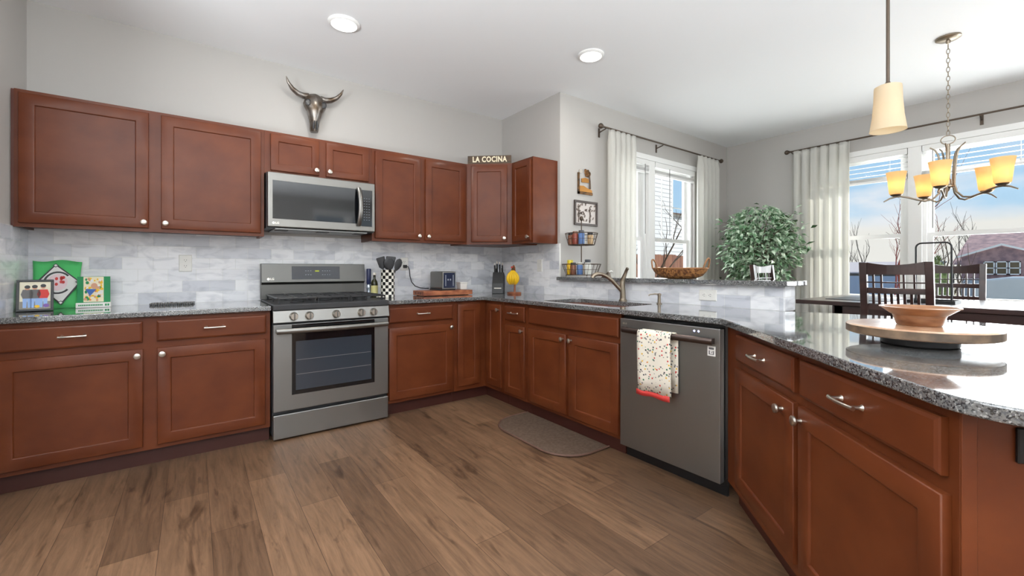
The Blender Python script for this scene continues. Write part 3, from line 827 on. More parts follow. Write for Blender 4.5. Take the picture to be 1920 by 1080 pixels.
# backguard
o = MB().loft([[(0.0, -0.075, 0.886), (0.0, -0.075, 1.000), (0.0, -0.100, 1.015), (0.0, -0.085, 1.158), (0.0, -0.012, 1.158), (0.0, -0.012, 0.886)],
               [(W, -0.075, 0.886), (W, -0.075, 1.000), (W, -0.100, 1.015), (W, -0.085, 1.158), (W, -0.012, 1.158), (W, -0.012, 0.886)]]).make('backguard', mat('dark_brushed_steel', (112, 111, 108), 0.40, 1.0), t, bevel=0.003, seg=2)
sl = Matrix.Translation((0, -0.100, 1.015)) @ Matrix.Rotation(-math.atan2(0.015, 0.143), 4, 'X')
mb = MB().box(0.205, 0.560, -0.002, 0.004, 0.022, 0.124).xf(sl); pn = mb.make('display_panel', mat('panel_grey', (58, 60, 66), 0.2), o, bevel=0.001)
mb = MB().box(0.372, 0.402, -0.0035, 0, 0.082, 0.092).xf(sl); mb.make('clock_digits', M_clock, pn)
mb = MB()
for (r_, zz) in ((0, 0.086), (1, 0.055)):
    for q in (0.300, 0.318, 0.336, 0.424, 0.442, 0.460, 0.478):
        mb.box(q, q + 0.009, -0.0030, 0, zz, zz + 0.005)
mb.xf(sl).make('button_marks', M_ind, pn)
def badge(parent, x, y, z, s, M=None):
    """round emblem with two letters"""
    mb = MB(); mb.lathe([(0.5 * s, 0), (0.5 * s, 0.0012)], (x, y, z), 18, 0, True, '-y')
    if M is not None: mb.xf(M)
    e_ = mb.make('emblem', M_nickel, parent)
    T_ = Matrix.Translation((x + 1.35 * s, y, z)) @ RX
    if M is not None: T_ = M @ T_
    text_mesh('LG', s * 1.15, M_nickel, 'emblem_letters', parent, T_, 0.0006, 0.0006)
badge(o, 0.045, -0.001, 0.026, 0.019, sl)

# ------------------------------------------------------------ over-the-range microwave
t = thing('microwave_oven', 'over-the-range stainless microwave mounted under the short wall cabinet', 'microwave', (0.004, 0, 0))
Z0, Z1 = 1.400, 1.797
MB().box(0.0, 0.754, -0.345, -0.010, Z0 + 0.006, Z1).make('body', M_black, t)
o = MB().box(0.004, 0.752, -0.382, -0.345, Z0 + 0.012, Z1 - 0.002).make('door', M_steel2, t, bevel=0.006, seg=3)
MB().rings_rect(0.034, 0.642, 1.470, 1.738, [(0, -0.381), (0, -0.3835), (0.002, -0.384)]).make('door_glass', M_bglass, o)
cp = MB().rings_rect(0.645, 0.730, 1.452, 1.736, [(0, -0.381), (0, -0.3835), (0.002, -0.384)]).make('control_panel', M_bglass, o)
mb = MB()
for i in range(9):
    for j in range(3): mb.box(0.663 + j * 0.019, 0.672 + j * 0.019, -0.3848, -0.384, 1.500 + i * 0.021, 1.504 + i * 0.021)
mb.make('button_marks', M_ind, cp)
mb = MB(); hx = 0.622
pts = [(hx + 0.004 * math.sin(PI * k / 10), -0.392 - 0.042 * math.sin(PI * k / 10) ** 0.7, 1.455 + 0.29 * k / 10) for k in range(11)]
mb.tube(pts, 0.012, 10, flat=1.5); mb.make('door_handle', M_steel2, o, smooth=50)
badge(o, 0.040, -0.382, 1.440, 0.017)
mb = MB(); mb.box(0.05, 0.70, -0.36, -0.04, Z0 - 0.004, Z0 + 0.008); un = mb.make('underside_vent', M_steel, t, bevel=0.003)
mb = MB()
for x in (0.05, 0.33, 0.60): mb.box(x + 0.01, x + 0.09, -0.33, -0.25, Z0 - 0.007, Z0 - 0.003)
mb.make('vent_grille', M_char, un)

# ------------------------------------------------------------ dishwasher (local frame as the sink run)
t = thing('dishwasher', 'dark stainless dishwasher between the sink base and the peninsula', 'dishwasher', (FX, 0, 0), RS)
MB().box(2.110, 2.722, 0.02, 0.58, 0.09, CB - 0.004).make('tub', M_black, t)
MB().box(2.112, 2.720, 0.045, 0.06, 0.0, 0.09).make('toe_panel', M_black, t)
o = MB().box(2.114, 2.718, -0.022, 0.02, 0.078, 0.826).make('door', M_steel, t, bevel=0.004, seg=2)
mb = MB(); pts = [(2.149 + 0.543 * k / 12, -0.048 - 0.016 * math.sin(PI * k / 12), 0.764) for k in range(13)]
mb.tube(pts, 0.016, 10, flat=0.55)
for x in (2.16, 2.682): mb.box(x - 0.009, x + 0.009, -0.048, -0.022, 0.750, 0.778)
mb.make('handle', mat('dark_bronze_steel', (104, 92, 88), 0.3, 1.0), o, smooth=50)
mb = MB()
for x in (2.585, 2.608): mb.lathe([(0.005, 0), (0.005, 0.001)], (x, -0.022, 0.803), 10, 0, True, '-y')
mb.make('indicator_light', M_led, o)
st = MB().box(2.655, 2.695, -0.0232, -0.0222, 0.690, 0.738).make('sticker', M_paper, o)
mb = MB(); mb.box(2.662, 2.688, -0.0236, -0.0230, 0.722, 0.731); mb.box(2.662, 2.667, -0.0236, -0.0230, 0.697, 0.716); mb.box(2.683, 2.688, -0.0236, -0.0230, 0.697, 0.716); mb.box(2.667, 2.683, -0.0236, -0.0230, 0.697, 0.700)
mb.tube([(2.670 + 0.003, -0.0234, 0.711), (2.675, -0.0234, 0.705), (2.681, -0.0234, 0.713)], 0.0012, 4)
mb.make('sticker_mark', M_grey, st)
badge(o, 2.140, -0.022, 0.797, 0.012)
# towel over the handle
def sheet(rows, name, mats, parent=None, thick=0.002, sm=60):
    mb = MB(); mb.loft(rows, 0, False, False)
    ob = mb.make(name, mats, parent, smooth=sm)
    md = ob.modifiers.new('thick', 'SOLIDIFY'); md.thickness = thick
    return ob
def towel_rows(x0, x1, prof, wob=0.003):
    rows = []
    for j, (y, z) in enumerate(prof):
        rows.append([(x0 + (x1 - x0) * i / 10, y - wob * math.sin(i * 1.1 + 0.5) * min(1, j / 3), z - 0.004 * math.sin(i * 0.9) * (1 if j == len(prof) - 1 else 0)) for i in range(11)])
    return rows
tw = thing('dish_towel', 'cream printed dish towel with red hem hanging from the dishwasher handle', 'towel', (FX, 0, 0), RS)
front = [(-0.070, 0.782), (-0.0805, 0.772), (-0.0835, 0.755), (-0.083, 0.68), (-0.080, 0.60), (-0.077, 0.52), (-0.074, 0.452)]
sheet(towel_rows(2.282, 2.486, front), 'front_fold', M_towel, tw)
sheet(towel_rows(2.270, 2.478, [(-0.0745, 0.452), (-0.074, 0.424)], 0.003), 'hem', M_red, tw)
sheet(towel_rows(2.300, 2.502, [(-0.069, 0.783), (-0.052, 0.786), (-0.040, 0.776), (-0.0335, 0.74), (-0.033, 0.60), (-0.033, 0.47)], 0.002), 'back_fold', M_towel, tw)

# ------------------------------------------------------------ faucet and soap pump
t = thing('kitchen_faucet', 'brushed bronze pull-out faucet standing behind the sink', 'faucet', (2.18, -1.690, CT))
MB().lathe([(0.030, 0), (0.030, 0.006), (0.024, 0.012), (0.022, 0.02)], n=20).make('base', M_taupe, t, smooth=40)
pts = [(0, 0, 0.01), (-0.002, 0, 0.06), (-0.004, 0.002, 0.11), (-0.004, 0.002, 0.150)]
MB().tube(pts, [0.022, 0.021, 0.020, 0.018], 14).make('body', M_taupe, t, smooth=50)
pts = [(-0.004, 0.004, 0.07), (-0.03, 0.022, 0.105), (-0.065, 0.045, 0.150), (-0.10, 0.066, 0.182), (-0.135, 0.088, 0.200), (-0.165, 0.105, 0.202), (-0.19, 0.118, 0.190), (-0.20, 0.122, 0.172)]
MB().tube(pts, [0.015, 0.015, 0.014, 0.014, 0.014, 0.015, 0.016, 0.016], 12).make('spout', M_taupe, t, smooth=60)
pts = [(-0.004, 0.0, 0.148), (-0.002, -0.010, 0.175), (0.0, -0.022, 0.205), (0.0, -0.036, 0.235), (0.0, -0.044, 0.244)]
MB().tube(pts, [0.017, 0.014, 0.011, 0.010, 0.011], 10, flat=1.2).make('lever', M_taupe, t, smooth=60)
t = thing('soap_dispenser', 'small steel soap pump set into the counter right of the faucet', 'soap dispenser', (2.14, -2.030, CT))
MB().lathe([(0.018, 0), (0.018, 0.004), (0.011, 0.008), (0.010, 0.055), (0.013, 0.058), (0.013, 0.070), (0.004, 0.074)], n=16).make('pump_body', M_taupe, t, smooth=40)
MB().tube([(0, 0, 0.066), (-0.02, 0.02, 0.068), (-0.045, 0.042, 0.064), (-0.052, 0.048, 0.056)], [0.006, 0.005, 0.0045, 0.0045], 8).make('nozzle', M_taupe, t, smooth=50)

# ------------------------------------------------------------ outlets and switches
def duplex(label, loc, rz, horizontal=False, kind='power_outlet', group=None):
    w, h = (0.118, 0.070) if horizontal else (0.074, 0.116)
    t = thing(kind, label, 'outlet' if 'outlet' in kind else 'light switch', loc, rz, group)
    MB().rings_rect(-w / 2, w / 2, -h / 2, h / 2, [(0, 0), (0, -0.003), (0.004, -0.006)]).make('cover_plate', M_wplas, t)
    if kind == 'power_outlet':
        for s in (-1, 1):
            cx_, cz_ = (s * 0.020, 0) if horizontal else (0, s * 0.020)
            f = MB().lathe([(0.0155, 0), (0.0155, 0.0025)], (cx_, -0.006, cz_), 16, 0, True, '-y').make('socket', M_wplas, t)
            g = MB()
            for q in (-1, 1): 
                if horizontal: g.box(cx_ - 0.004, cx_ + 0.004, -0.0092, -0.0085, cz_ + q * 0.006 - 0.001, cz_ + q * 0.006 + 0.001)
                else: g.box(cx_ + q * 0.006 - 0.001, cx_ + q * 0.006 + 0.001, -0.0092, -0.0085, cz_ - 0.001, cz_ + 0.007)
            g.lathe([(0.0022, 0), (0.0022, 0.0006)], (cx_ - (0.009 if horizontal else 0), -0.0086, cz_ - (0 if horizontal else 0.008)), 8, 0, True, '-y')
            g.make('slots', M_char, f)
    else:
        for s in (-1, 1):
            MB().box(s * 0.017 - 0.010, s * 0.017 + 0.010, -0.0085, -0.006, -0.030, 0.030).make('rocker', M_wplas, t, bevel=0.002)
    return t
duplex('white outlet on the marble tile left of the range', (-0.450, -T - 0.0003, 1.157), 0)
duplex('white outlet with a black plug above the toaster cord', (1.155, -T - 0.0003, 1.165), 0)
duplex('pale switch plate on the tiled wall right of the bananas', (XR - T - 0.0003, -0.640, 1.152), -PI / 2, kind='light_switch')
duplex('white sideways outlet on the half wall tile behind the peninsula', (XR - T - 0.0003, -2.311, 0.948), -PI / 2, True)

# ------------------------------------------------------------ left counter: photos, cloth, notebook
def poly_card(mb, pts, y, m, d=0.0006):
    """thin polygon in the xz plane facing -y"""
    n = len(pts)
    mb.add([(p[0], y, p[1]) for p in pts] + [(p[0], y - d, p[1]) for p in pts], [tuple(range(n, 2 * n))] + [(i, (i + 1) % n, n + (i + 1) % n, n + i) for i in range(n)], m)
def ell(cx_, cz_, rx, rz_, n=16, a0=0, a1=360):
    return [(cx_ + rx * math.cos(math.radians(a0 + (a1 - a0) * k / n)), cz_ + rz_ * math.sin(math.radians(a0 + (a1 - a0) * k / n))) for k in range(n + (0 if a1 - a0 == 360 else 1))]
def ringpts(mb, c, rx, rz_, w, y, m, a0=0, a1=360, n=20, d=0.0006):
    for k in range(n):
        A0, A1 = math.radians(a0 + (a1 - a0) * k / n), math.radians(a0 + (a1 - a0) * (k + 1) / n)
        poly_card(mb, [(c[0] + rx * math.cos(A0), c[1] + rz_ * math.sin(A0)), (c[0] + (rx - w) * math.cos(A0), c[1] + (rz_ - w) * math.sin(A0)),
                       (c[0] + (rx - w) * math.cos(A1), c[1] + (rz_ - w) * math.sin(A1)), (c[0] + rx * math.cos(A1), c[1] + rz_ * math.sin(A1))], y, m, d)
tilt = Matrix.Rotation(math.radians(-13), 4, 'X')
# black photo frame (leans back)
t = thing('photo_frame', 'small black photo frame of three people, standing on the left counter', 'photo frame', (-1.115, -0.275, CT + 0.001), math.radians(8))
shear = Matrix.Identity(4)
mb = MB(); w, h, fw = 0.142, 0.178, 0.012
for (a, b_, c_, d_) in ((-w / 2, w / 2, 0, fw), (-w / 2, w / 2, h - fw, h), (-w / 2, -w / 2 + fw, fw, h - fw), (w / 2 - fw, w / 2, fw, h - fw)): mb.box(a, b_, -0.008, 0.008, c_, d_)
Rf = tilt @ Matrix.Translation((0, 0, 0.001))
mb.xf(Rf).make('frame', M_black, t, bevel=0.001)
mb = MB(); mb.box(-w / 2 + fw, w / 2 - fw, -0.002, 0.004, fw, h - fw, 0)
mats = [mat('photo_backdrop', (222, 214, 186), 0.3), M_grey, M_red, M_lblue, M_skin, M_char, mat('violet_print', (120, 80, 160), 0.5), M_yellow, mat('path_print', (140, 134, 124), 0.5)]
poly_card(mb, [(-0.058, 0.014), (0.058, 0.014), (0.058, 0.055), (-0.058, 0.055)], -0.002, 8)
for (x, m_, zt) in ((-0.030, 1, 0.132), (-0.002, 1, 0.134), (0.030, 2, 0.138)):
    poly_card(mb, [(x - 0.016, 0.020), (x - 0.003, 0.020), (x, 0.07), (x + 0.003, 0.020), (x + 0.016, 0.020), (x + 0.017, 0.078), (x - 0.017, 0.078)], -0.0026, 3)
    poly_card(mb, [(x - 0.017, 0.072), (x + 0.017, 0.072), (x + 0.024, 0.095), (x + 0.017, 0.122), (x - 0.017, 0.122), (x - 0.024, 0.095)], -0.0032, m_)
    poly_card(mb, ell(x, zt, 0.010, 0.013), -0.0032, 4)
    poly_card(mb, ell(x, zt + 0.005, 0.011, 0.010), -0.0036, 5)
poly_card(mb, ell(0.042, 0.030, 0.012, 0.010), -0.0036, 6); poly_card(mb, ell(0.008, 0.026, 0.010, 0.008), -0.0036, 7)
mb.xf(Rf).make('photo', mats, t)
MB().add([(-0.03, 0.034, 0.10), (0.03, 0.034, 0.10), (0.03, 0.075, 0.001), (-0.03, 0.075, 0.001), (-0.03, 0.038, 0.10), (0.03, 0.038, 0.10), (0.03, 0.079, 0.001), (-0.03, 0.079, 0.001)],
         [(0, 1, 2, 3), (4, 5, 6, 7), (0, 1, 5, 4), (1, 2, 6, 5), (2, 3, 7, 6), (3, 0, 4, 7)]).make('easel_back', M_black, t)
# green cloth with baseball diamond
t = thing('green_cloth', 'green felt cloth with a white diamond print, propped behind the photo frame', 'cloth', (-1.075, -0.095, CT + 0.001))
rows = []
for j in range(9):
    z = 0.286 * j / 8
    rows.append([((-0.100 + 0.210 * i / 10) * (1.0 - 0.06 * math.sin(PI * j / 8)), 0.070 * j / 8 + 0.006 * math.sin(i * 1.3 + j * 0.4), z - 0.006 * math.sin(i * 0.8) * (j == 8)) for i in range(11)])
sheet(rows, 'cloth', M_green, t, 0.004)
mb = MB(); Rg = Matrix.Rotation(-math.atan2(0.070, 0.286), 4, 'X')
D = [(0.0, 0.262), (0.104, 0.158), (0.030, 0.030), (-0.075, 0.150)]
D2 = [(0.0, 0.272), (0.112, 0.158), (0.032, 0.018), (-0.086, 0.150)]
poly_card(mb, D2, -0.012, 1); poly_card(mb, D, -0.0128, 0)
ringpts(mb, (0.012, 0.155), 0.062, 0.070, 0.010, -0.0136, 1, 40, 320)
poly_card(mb, ell(0.012, 0.158, 0.042, 0.052), -0.0136, 2)
for k in range(9):
    a = k * 0.9; poly_card(mb, ell(0.012 + 0.024 * math.cos(a), 0.158 + 0.030 * math.sin(a * 1.3), 0.007, 0.010, 8), -0.0144, 3)
for q in ((0.0, 0.262), (0.100, 0.158), (0.030, 0.032)): poly_card(mb, ell(q[0], q[1], 0.013, 0.013, 4), -0.0144, 1); poly_card(mb, ell(q[0], q[1], 0.008, 0.008, 4), -0.015, 0)
mb.xf(Rg).make('diamond_print', [M_paper, M_char, mat('pale_pink', (240, 214, 218), 0.8), M_red], t)
# green bordered snapshot on a white base
t = thing('photo_stand', 'green-bordered snapshot on a white stand, right of the green cloth', 'photo frame', (-0.898, -0.120, CT + 0.001), 0)
MB().box(-0.078, 0.078, -0.018, 0.014, 0, 0.030).make('base', M_paper, t, bevel=0.001)
mb = MB()
for k in range(14): mb.box(-0.066 + k * 0.0078, -0.0605 + k * 0.0078, -0.0188, -0.0182, 0.011, 0.020)
for k in (0.052, 0.063): mb.box(k, k + 0.008, -0.0188, -0.0182, 0.009, 0.022)
mb.make('base_print', M_dgreen, t)
MB().box(-0.074, 0.074, -0.001, 0.003, 0.030, 0.190).make('card', M_dgreen, t)
mb = MB(); mb.box(-0.046, 0.044, -0.0020, -0.001, 0.034, 0.188, 0)
pr = random.Random(4)
for k in range(60):
    x, z = pr.uniform(-0.038, 0.036), pr.uniform(0.044, 0.178)
    poly_card(mb, ell(x, z, pr.uniform(0.004, 0.009), pr.uniform(0.005, 0.011), 7), -0.0022 - k * 0.00001, pr.choice([1, 1, 2, 3, 4, 5]))
poly_card(mb, [(-0.038, 0.115), (-0.018, 0.070), (0.012, 0.112)], -0.0034, 6); poly_card(mb, ell(0.002, 0.132, 0.015, 0.018), -0.0034, 7)
mb.make('photo', [M_cream, M_yellow, M_orange, M_skin, M_dgreen, M_paper, M_blue, M_skin], t)
# dark notebook
t = thing('spiral_notebook', 'dark closed spiral notebook lying flat on the counter left of the range', 'notebook', (-0.515, -0.115, CT), math.radians(-4))
MB().box(-0.115, 0.115, -0.060, 0.050, 0, 0.014).make('cover', mat('notebook_grey', (84, 84, 86), 0.35), t, bevel=0.002)
mb = MB()
for k in range(20): 
    x = -0.106 + k * 0.0112
    mb.tube([(x, -0.060 + 0.009 * math.cos(a), 0.010 + 0.009 * math.sin(a)) for a in [2 * PI * q / 8 for q in range(8)]], 0.0014, 5, loop=True)
mb.make('wire_binding', M_nickel, t, loc=(0, 0, 0.001))

# ------------------------------------------------------------ right counter
# checkerboard crock
def checker():
    m = mat('black_white_check', (240, 236, 226), 0.25)
    n, l, b = nodes(m); tc = n.new('ShaderNodeTexCoord'); sp = n.new('ShaderNodeSeparateXYZ')
    at_ = n.new('ShaderNodeMath'); at_.operation = 'ARCTAN2'; k1 = n.new('ShaderNodeMath'); k1.operation = 'MULTIPLY'; k1.inputs[1].default_value = 14 / (2 * PI)
    k2 = n.new('ShaderNodeMath'); k2.operation = 'MULTIPLY'; k2.inputs[1].default_value = 1 / 0.0262
    cb = n.new('ShaderNodeCombineXYZ'); ch = n.new('ShaderNodeTexChecker'); ch.inputs['Scale'].default_value = 1.0
    ch.inputs['Color1'].default_value = (*lin((238, 234, 222)), 1); ch.inputs['Color2'].default_value = (*lin((22, 22, 22)), 1)
    ad = n.new('ShaderNodeMath'); ad.operation = 'ADD'; ad.inputs[1].default_value = 20.013
    l.new(tc.outputs['Object'], sp.inputs[0]); l.new(sp.outputs['Y'], at_.inputs[0]); l.new(sp.outputs['X'], at_.inputs[1])
    l.new(at_.outputs[0], k1.inputs[0]); l.new(k1.outputs[0], ad.inputs[0]); l.new(ad.outputs[0], cb.inputs[0]); l.new(sp.outputs['Z'], k2.inputs[0]); l.new(k2.outputs[0], cb.inputs[1])
    cb.inputs[2].default_value = 0.5
    l.new(cb.outputs[0], ch.inputs['Vector']); l.new(ch.outputs['Color'], b.inputs['Base Color'])
    return m
CRX, CRY = 0.902, -0.270
t = thing('utensil_crock', 'tall black and white checked crock holding dark utensils', 'crock', (CRX, CRY, CT))
MB().lathe([(0.052, 0), (0.056, 0.004), (0.056, 0.226), (0.058, 0.232), (0.053, 0.232), (0.050, 0.225), (0.050, 0.02), (0.001, 0.018)], n=32).make('jar', checker(), t, smooth=40)
def utensil(label, tip, kind, rot=0):
    """a dark spoon or spatula leaning out of the crock; tip = head centre relative to the crock base"""
    t = thing('cooking_utensil', label, 'utensil', (CRX, CRY, CT), 0, 'utensils in the checked crock')
    tip = Vector(tip); b0 = Vector((-tip.x * 0.22, -tip.y * 0.22, 0.022))
    d = (tip - b0).normalized()
    MB().tube([b0, tip - d * 0.035], [0.0045, 0.005], 8).make('handle', M_char, t, smooth=50)
    mb = MB(); r_ = Vector((math.cos(rot), math.sin(rot), 0)); r_ = (r_ - d * r_.dot(d)).normalized(); nn = d.cross(r_)
    if kind == 'spatula': prof = [(-0.055, 0.007), (-0.035, 0.030), (0.038, 0.041), (0.046, 0.037)]; th = 0.0045
    elif kind == 'ladle': prof = [(-0.058, 0.010), (-0.04, 0.034), (-0.005, 0.046), (0.026, 0.040), (0.044, 0.020)]; th = 0.014
    else: prof = [(-0.06, 0.007), (-0.035, 0.026), (-0.005, 0.036), (0.028, 0.031), (0.046, 0.012)]; th = 0.008
    mb.loft([[tip + d * h + r_ * w * math.cos(a) + nn * th * math.sin(a) for a in [2 * PI * q / 10 for q in range(10)]] for (h, w) in prof])
    mb.make('head', M_char, t, smooth=50)
utensil('black spatula leaning left out of the checked crock', (-0.058, -0.015, 0.292), 'spatula', 0.2)
utensil('charcoal spoon head rising from the middle of the checked crock', (0.004, -0.020, 0.285), 'ladle', 0.0)
utensil('dark slotted turner behind the spoon in the checked crock', (0.036, 0.030, 0.300), 'spatula', -0.4)
utensil('grey spoon leaning right out of the checked crock', (0.088, -0.010, 0.280), 'spoon', 0.2)

t = thing('olive_oil_bottle', 'dark green oil bottle with pale label between range and checked crock', 'bottle', (0.826, -0.165, CT))
MB().lathe([(0.026, 0), (0.028, 0.006), (0.028, 0.115), (0.024, 0.135), (0.011, 0.155), (0.010, 0.185), (0.012, 0.188), (0.012, 0.194)], n=18).make('glass', mat('green_glass', (46, 46, 22), 0.12), t, smooth=40)
MB().lathe([(0.0285, 0.03), (0.0285, 0.10)], n=18, cap=False).make('paper_wrap', mat('pale_yellow_label', (214, 206, 140), 0.6), t, smooth=40)
MB().lathe([(0.0125, 0.188), (0.0125, 0.206), (0.010, 0.208)], n=14).make('stopper', M_egg, t, smooth=40)
t = thing('pepper_mill', 'navy and silver mill standing against the right side of the range backguard', 'mill', (0.796, -0.110, CT))
MB().lathe([(0.021, 0), (0.022, 0.03), (0.017, 0.05), (0.021, 0.075), (0.021, 0.10), (0.014, 0.112)], n=18).make('base', mat('silver_glass', (190, 200, 214), 0.15, 0.7), t, smooth=50)
MB().lathe([(0.016, 0.110), (0.019, 0.118), (0.019, 0.236), (0.016, 0.242)], n=18).make('top', M_navy, t, smooth=40)
t = thing('jar_trivet', 'low black and silver beaded dish beside the checked crock', 'dish', (0.818, -0.330, CT))
mb = MB(); mb.lathe([(0.030, 0), (0.034, 0.004), (0.034, 0.008), (0.010, 0.010)], n=20); mb.make('dish', M_char, t, smooth=40)
mb = MB()
for k in range(12): mb.ball((0.028 * math.cos(k * PI / 6), 0.028 * math.sin(k * PI / 6), 0.012), 0.0055, 8)
mb.make('beads', M_nickel, t, smooth=60)

# cutting board, toaster, white tub
BT = 0.046
t = thing('cutting_board', 'thick reddish wooden cutting board under the toaster', 'cutting board', (1.440, -0.225, CT))
MB().box(-0.245, 0.250, -0.110, 0.110, 0.004, BT).make('board', M_board, t, bevel=0.003, seg=2)
mb = MB()
for x in (-0.21, 0.21):
    for y in (-0.08, 0.08): mb.lathe([(0.012, 0), (0.012, 0.004)], (x, y, 0), 10)
mb.make('foot', M_rubber, t)
mb = MB()
for y in (-0.05, 0.0, 0.05): mb.box(-0.2455, -0.2448, y - 0.012, y + 0.012, 0.016, 0.034)
mb.make('end_grain_marks', M_woodin, t)
t = thing('toaster', 'stainless toaster with dark touch panel on the cutting board', 'toaster', (1.440, -0.215, CT + BT), math.radians(4))
MB().box(-0.070, 0.070, -0.110, 0.110, 0.010, 0.172).make('shell', M_steel2, t, bevel=0.016, seg=4)
MB().box(-0.074, 0.074, -0.106, 0.106, 0.0, 0.014).make('base', M_black, t, bevel=0.003)
o = MB().box(-0.071, 0.071, -0.118, -0.103, 0.010, 0.170).make('front_bezel', M_steel2, t, bevel=0.006, seg=3)
MB().box(-0.060, 0.060, -0.1195, -0.116, 0.024, 0.160).make('touch_panel', mat('dark_blue_glass', (28, 36, 62), 0.08, spec=0.6), o, bevel=0.002)
mb = MB()
for x in (-0.043, 0.036): mb.box(x, x + 0.008, -0.1202, -0.1196, 0.04, 0.140)
for x in (-0.020, 0.005): mb.box(x, x + 0.012, -0.1202, -0.1196, 0.09, 0.105)
mb.make('panel_marks', M_ind, o)
mb = MB()
for x in (-0.032, 0.018): mb.box(x, x + 0.014, -0.080, 0.085, 0.1715, 0.1726)
mb.make('bread_slot', M_black, t)
mb = MB().box(1.140, 1.172, -0.036, -0.0177, 1.128, 1.156)
mb.tube([(1.162, -0.030, 1.142), (1.180, -0.045, 1.138), (1.188, -0.050, 1.11), (1.192, -0.055, 1.05), (1.205, -0.060, 1.00), (1.235, -0.070, 0.962), (1.28, -0.080, 0.944), (1.325, -0.095, 0.940), (1.352, -0.115, 0.940)], 0.0045, 7)
tag(mb.make('power_cord', M_black, None, smooth=40), 'black toaster cord hanging from the wall outlet plug', 'cord')
t = thing('white_tub', 'small white square tub on the right end of the cutting board', 'container', (1.640, -0.225, CT + BT))
MB().loft([[(-0.034, -0.034, 0), (0.034, -0.034, 0), (0.034, 0.034, 0), (-0.034, 0.034, 0)], [(-0.040, -0.040, 0.062), (0.040, -0.040, 0.062), (0.040, 0.040, 0.062), (-0.040, 0.040, 0.062)]]).make('tub', M_wplas, t, bevel=0.006, seg=2)
MB().box(-0.043, 0.043, -0.043, 0.043, 0.0621, 0.070).make('lid', M_wplas, t, bevel=0.003)

# knife block
t = thing('knife_block', 'black slanted knife block with steel-handled knives in the counter corner', 'knife block', (2.010, -0.300, CT), math.radians(-42))
MB().loft([[(-0.055, -0.075, 0), (-0.055, 0.075, 0), (-0.055, 0.105, 0.170), (-0.055, -0.005, 0.210), (-0.055, -0.060, 0.100)],
           [(0.055, -0.075, 0), (0.055, 0.075, 0), (0.055, 0.105, 0.170), (0.055, -0.005, 0.210), (0.055, -0.060, 0.100)]]).make('block', M_black, t, bevel=0.004, seg=2)
MB().box(-0.035, 0.035, -0.0735, -0.071, 0.040, 0.058).xf(Matrix.Translation((0, 0.006, 0))).make('plate', M_nickel, t)
kn_i = 0
for (x, y, hl, nm) in ((-0.038, 0.02, 0.105, 'front left'), (-0.014, 0.02, 0.120, 'front centre-left'), (0.012, 0.02, 0.115, 'front centre-right'), (0.038, 0.02, 0.105, 'front right'), (-0.030, 0.065, 0.085, 'back left'), (0.028, 0.065, 0.090, 'back right')):
    k = thing('kitchen_knife', 'steel-capped black knife handle at the %s of the knife block' % nm, 'knife', (2.010, -0.300, CT), math.radians(-42), 'knives in the black block')
    zb = 0.210 - (y + 0.005) * 0.36 - 0.004
    d = Vector((0, -0.24, 1)).normalized(); p0 = Vector((x, y, zb))
    MB().beam(p0 + d * 0.012, p0 + d * hl * 0.80, 0.014, 0.020, up=(0, 1, 0)).make('handle', M_black, k, bevel=0.003, seg=2)
    MB().beam(p0 - d * 0.01, p0 + d * 0.012, 0.013, 0.019, up=(0, 1, 0)).make('bolster', M_nickel, k, bevel=0.002)
    MB().beam(p0 + d * hl * 0.80, p0 + d * hl, 0.0145, 0.0205, up=(0, 1, 0)).make('end_cap', M_nickel, k, bevel=0.004, seg=2)

# banana stand
t = thing('banana_stand', 'wooden banana holder with a bunch hanging, right of the knife block', 'banana holder', (2.075, -0.470, CT))
MB().lathe([(0.062, 0), (0.064, 0.004), (0.064, 0.014), (0.060, 0.018)], n=24, sx=1.0, sy=1.2).make('base', M_board, t, smooth=40)
MB().tube([(0.016, 0.014, 0.016), (0.026, 0.022, 0.10), (0.024, 0.020, 0.19), (0.012, 0.010, 0.256), (-0.006, 0, 0.274), (-0.018, -0.004, 0.262)], [0.010, 0.009, 0.008, 0.007, 0.006, 0.005], 10).make('hook_post', M_board, t, smooth=60)
bt = thing('banana_bunch', 'ripe yellow bananas hanging from the wooden holder', 'bananas', (2.056, -0.474, CT))
fr_ = Vector((0.80, -0.60, 0)); ff_ = Vector((-0.60, -0.80, 0))
for k in range(5):
    u0 = (k - 2) / 2
    pts = []
    for q in range(9):
        u = q / 8
        o_ = fr_ * (u0 * (0.008 + 0.040 * math.sin(PI * min(1, u * 0.85)))) + ff_ * (0.006 + 0.026 * math.sin(PI * u) * (1 - 0.35 * abs(u0)))
        pts.append((o_.x, o_.y, 0.226 - 0.135 * u))
    MB().tube(pts, [0.005, 0.009, 0.0135, 0.0158, 0.0162, 0.0158, 0.0135, 0.009, 0.004], 8).make('banana', M_yellow, bt, smooth=60)
mb = MB(); mb.tube([(-0.004, 0, 0.226), (0, 0, 0.250), (0.004, 0.004, 0.262)], [0.014, 0.009, 0.007], 8); mb.make('stem', mat('brown_stem', (96, 70, 36), 0.7), bt, smooth=50)
MB().tube([(-0.012, 0.0, 0.250), (-0.008, 0.002, 0.262)], [0.009, 0.010], 8).make('red_tag', M_red, bt, smooth=50)

# LA COCINA sign on the diagonal cabinet
sgn = thing('wooden_sign', 'dark wooden LA COCINA sign on top of the corner wall cabinet', 'sign', tuple(A + (B - A) * 0.5 + Vector((0.012, 0.014, UT))), ang)
MB().box(-0.205, 0.205, -0.010, 0.010, 0.0, 0.078).make('board', noise_mix(mat('stained_board', (70, 54, 38), 0.6), (56, 42, 30), (92, 72, 50), (6, 6, 40), 2.0), sgn, bevel=0.001)
text_mesh('LA COCINA', 0.070, M_cream, 'lettering', sgn, Matrix.Translation((0.002, -0.0102, 0.041)) @ RX, 0.0016, 0.0022, 1.10, 0.80)

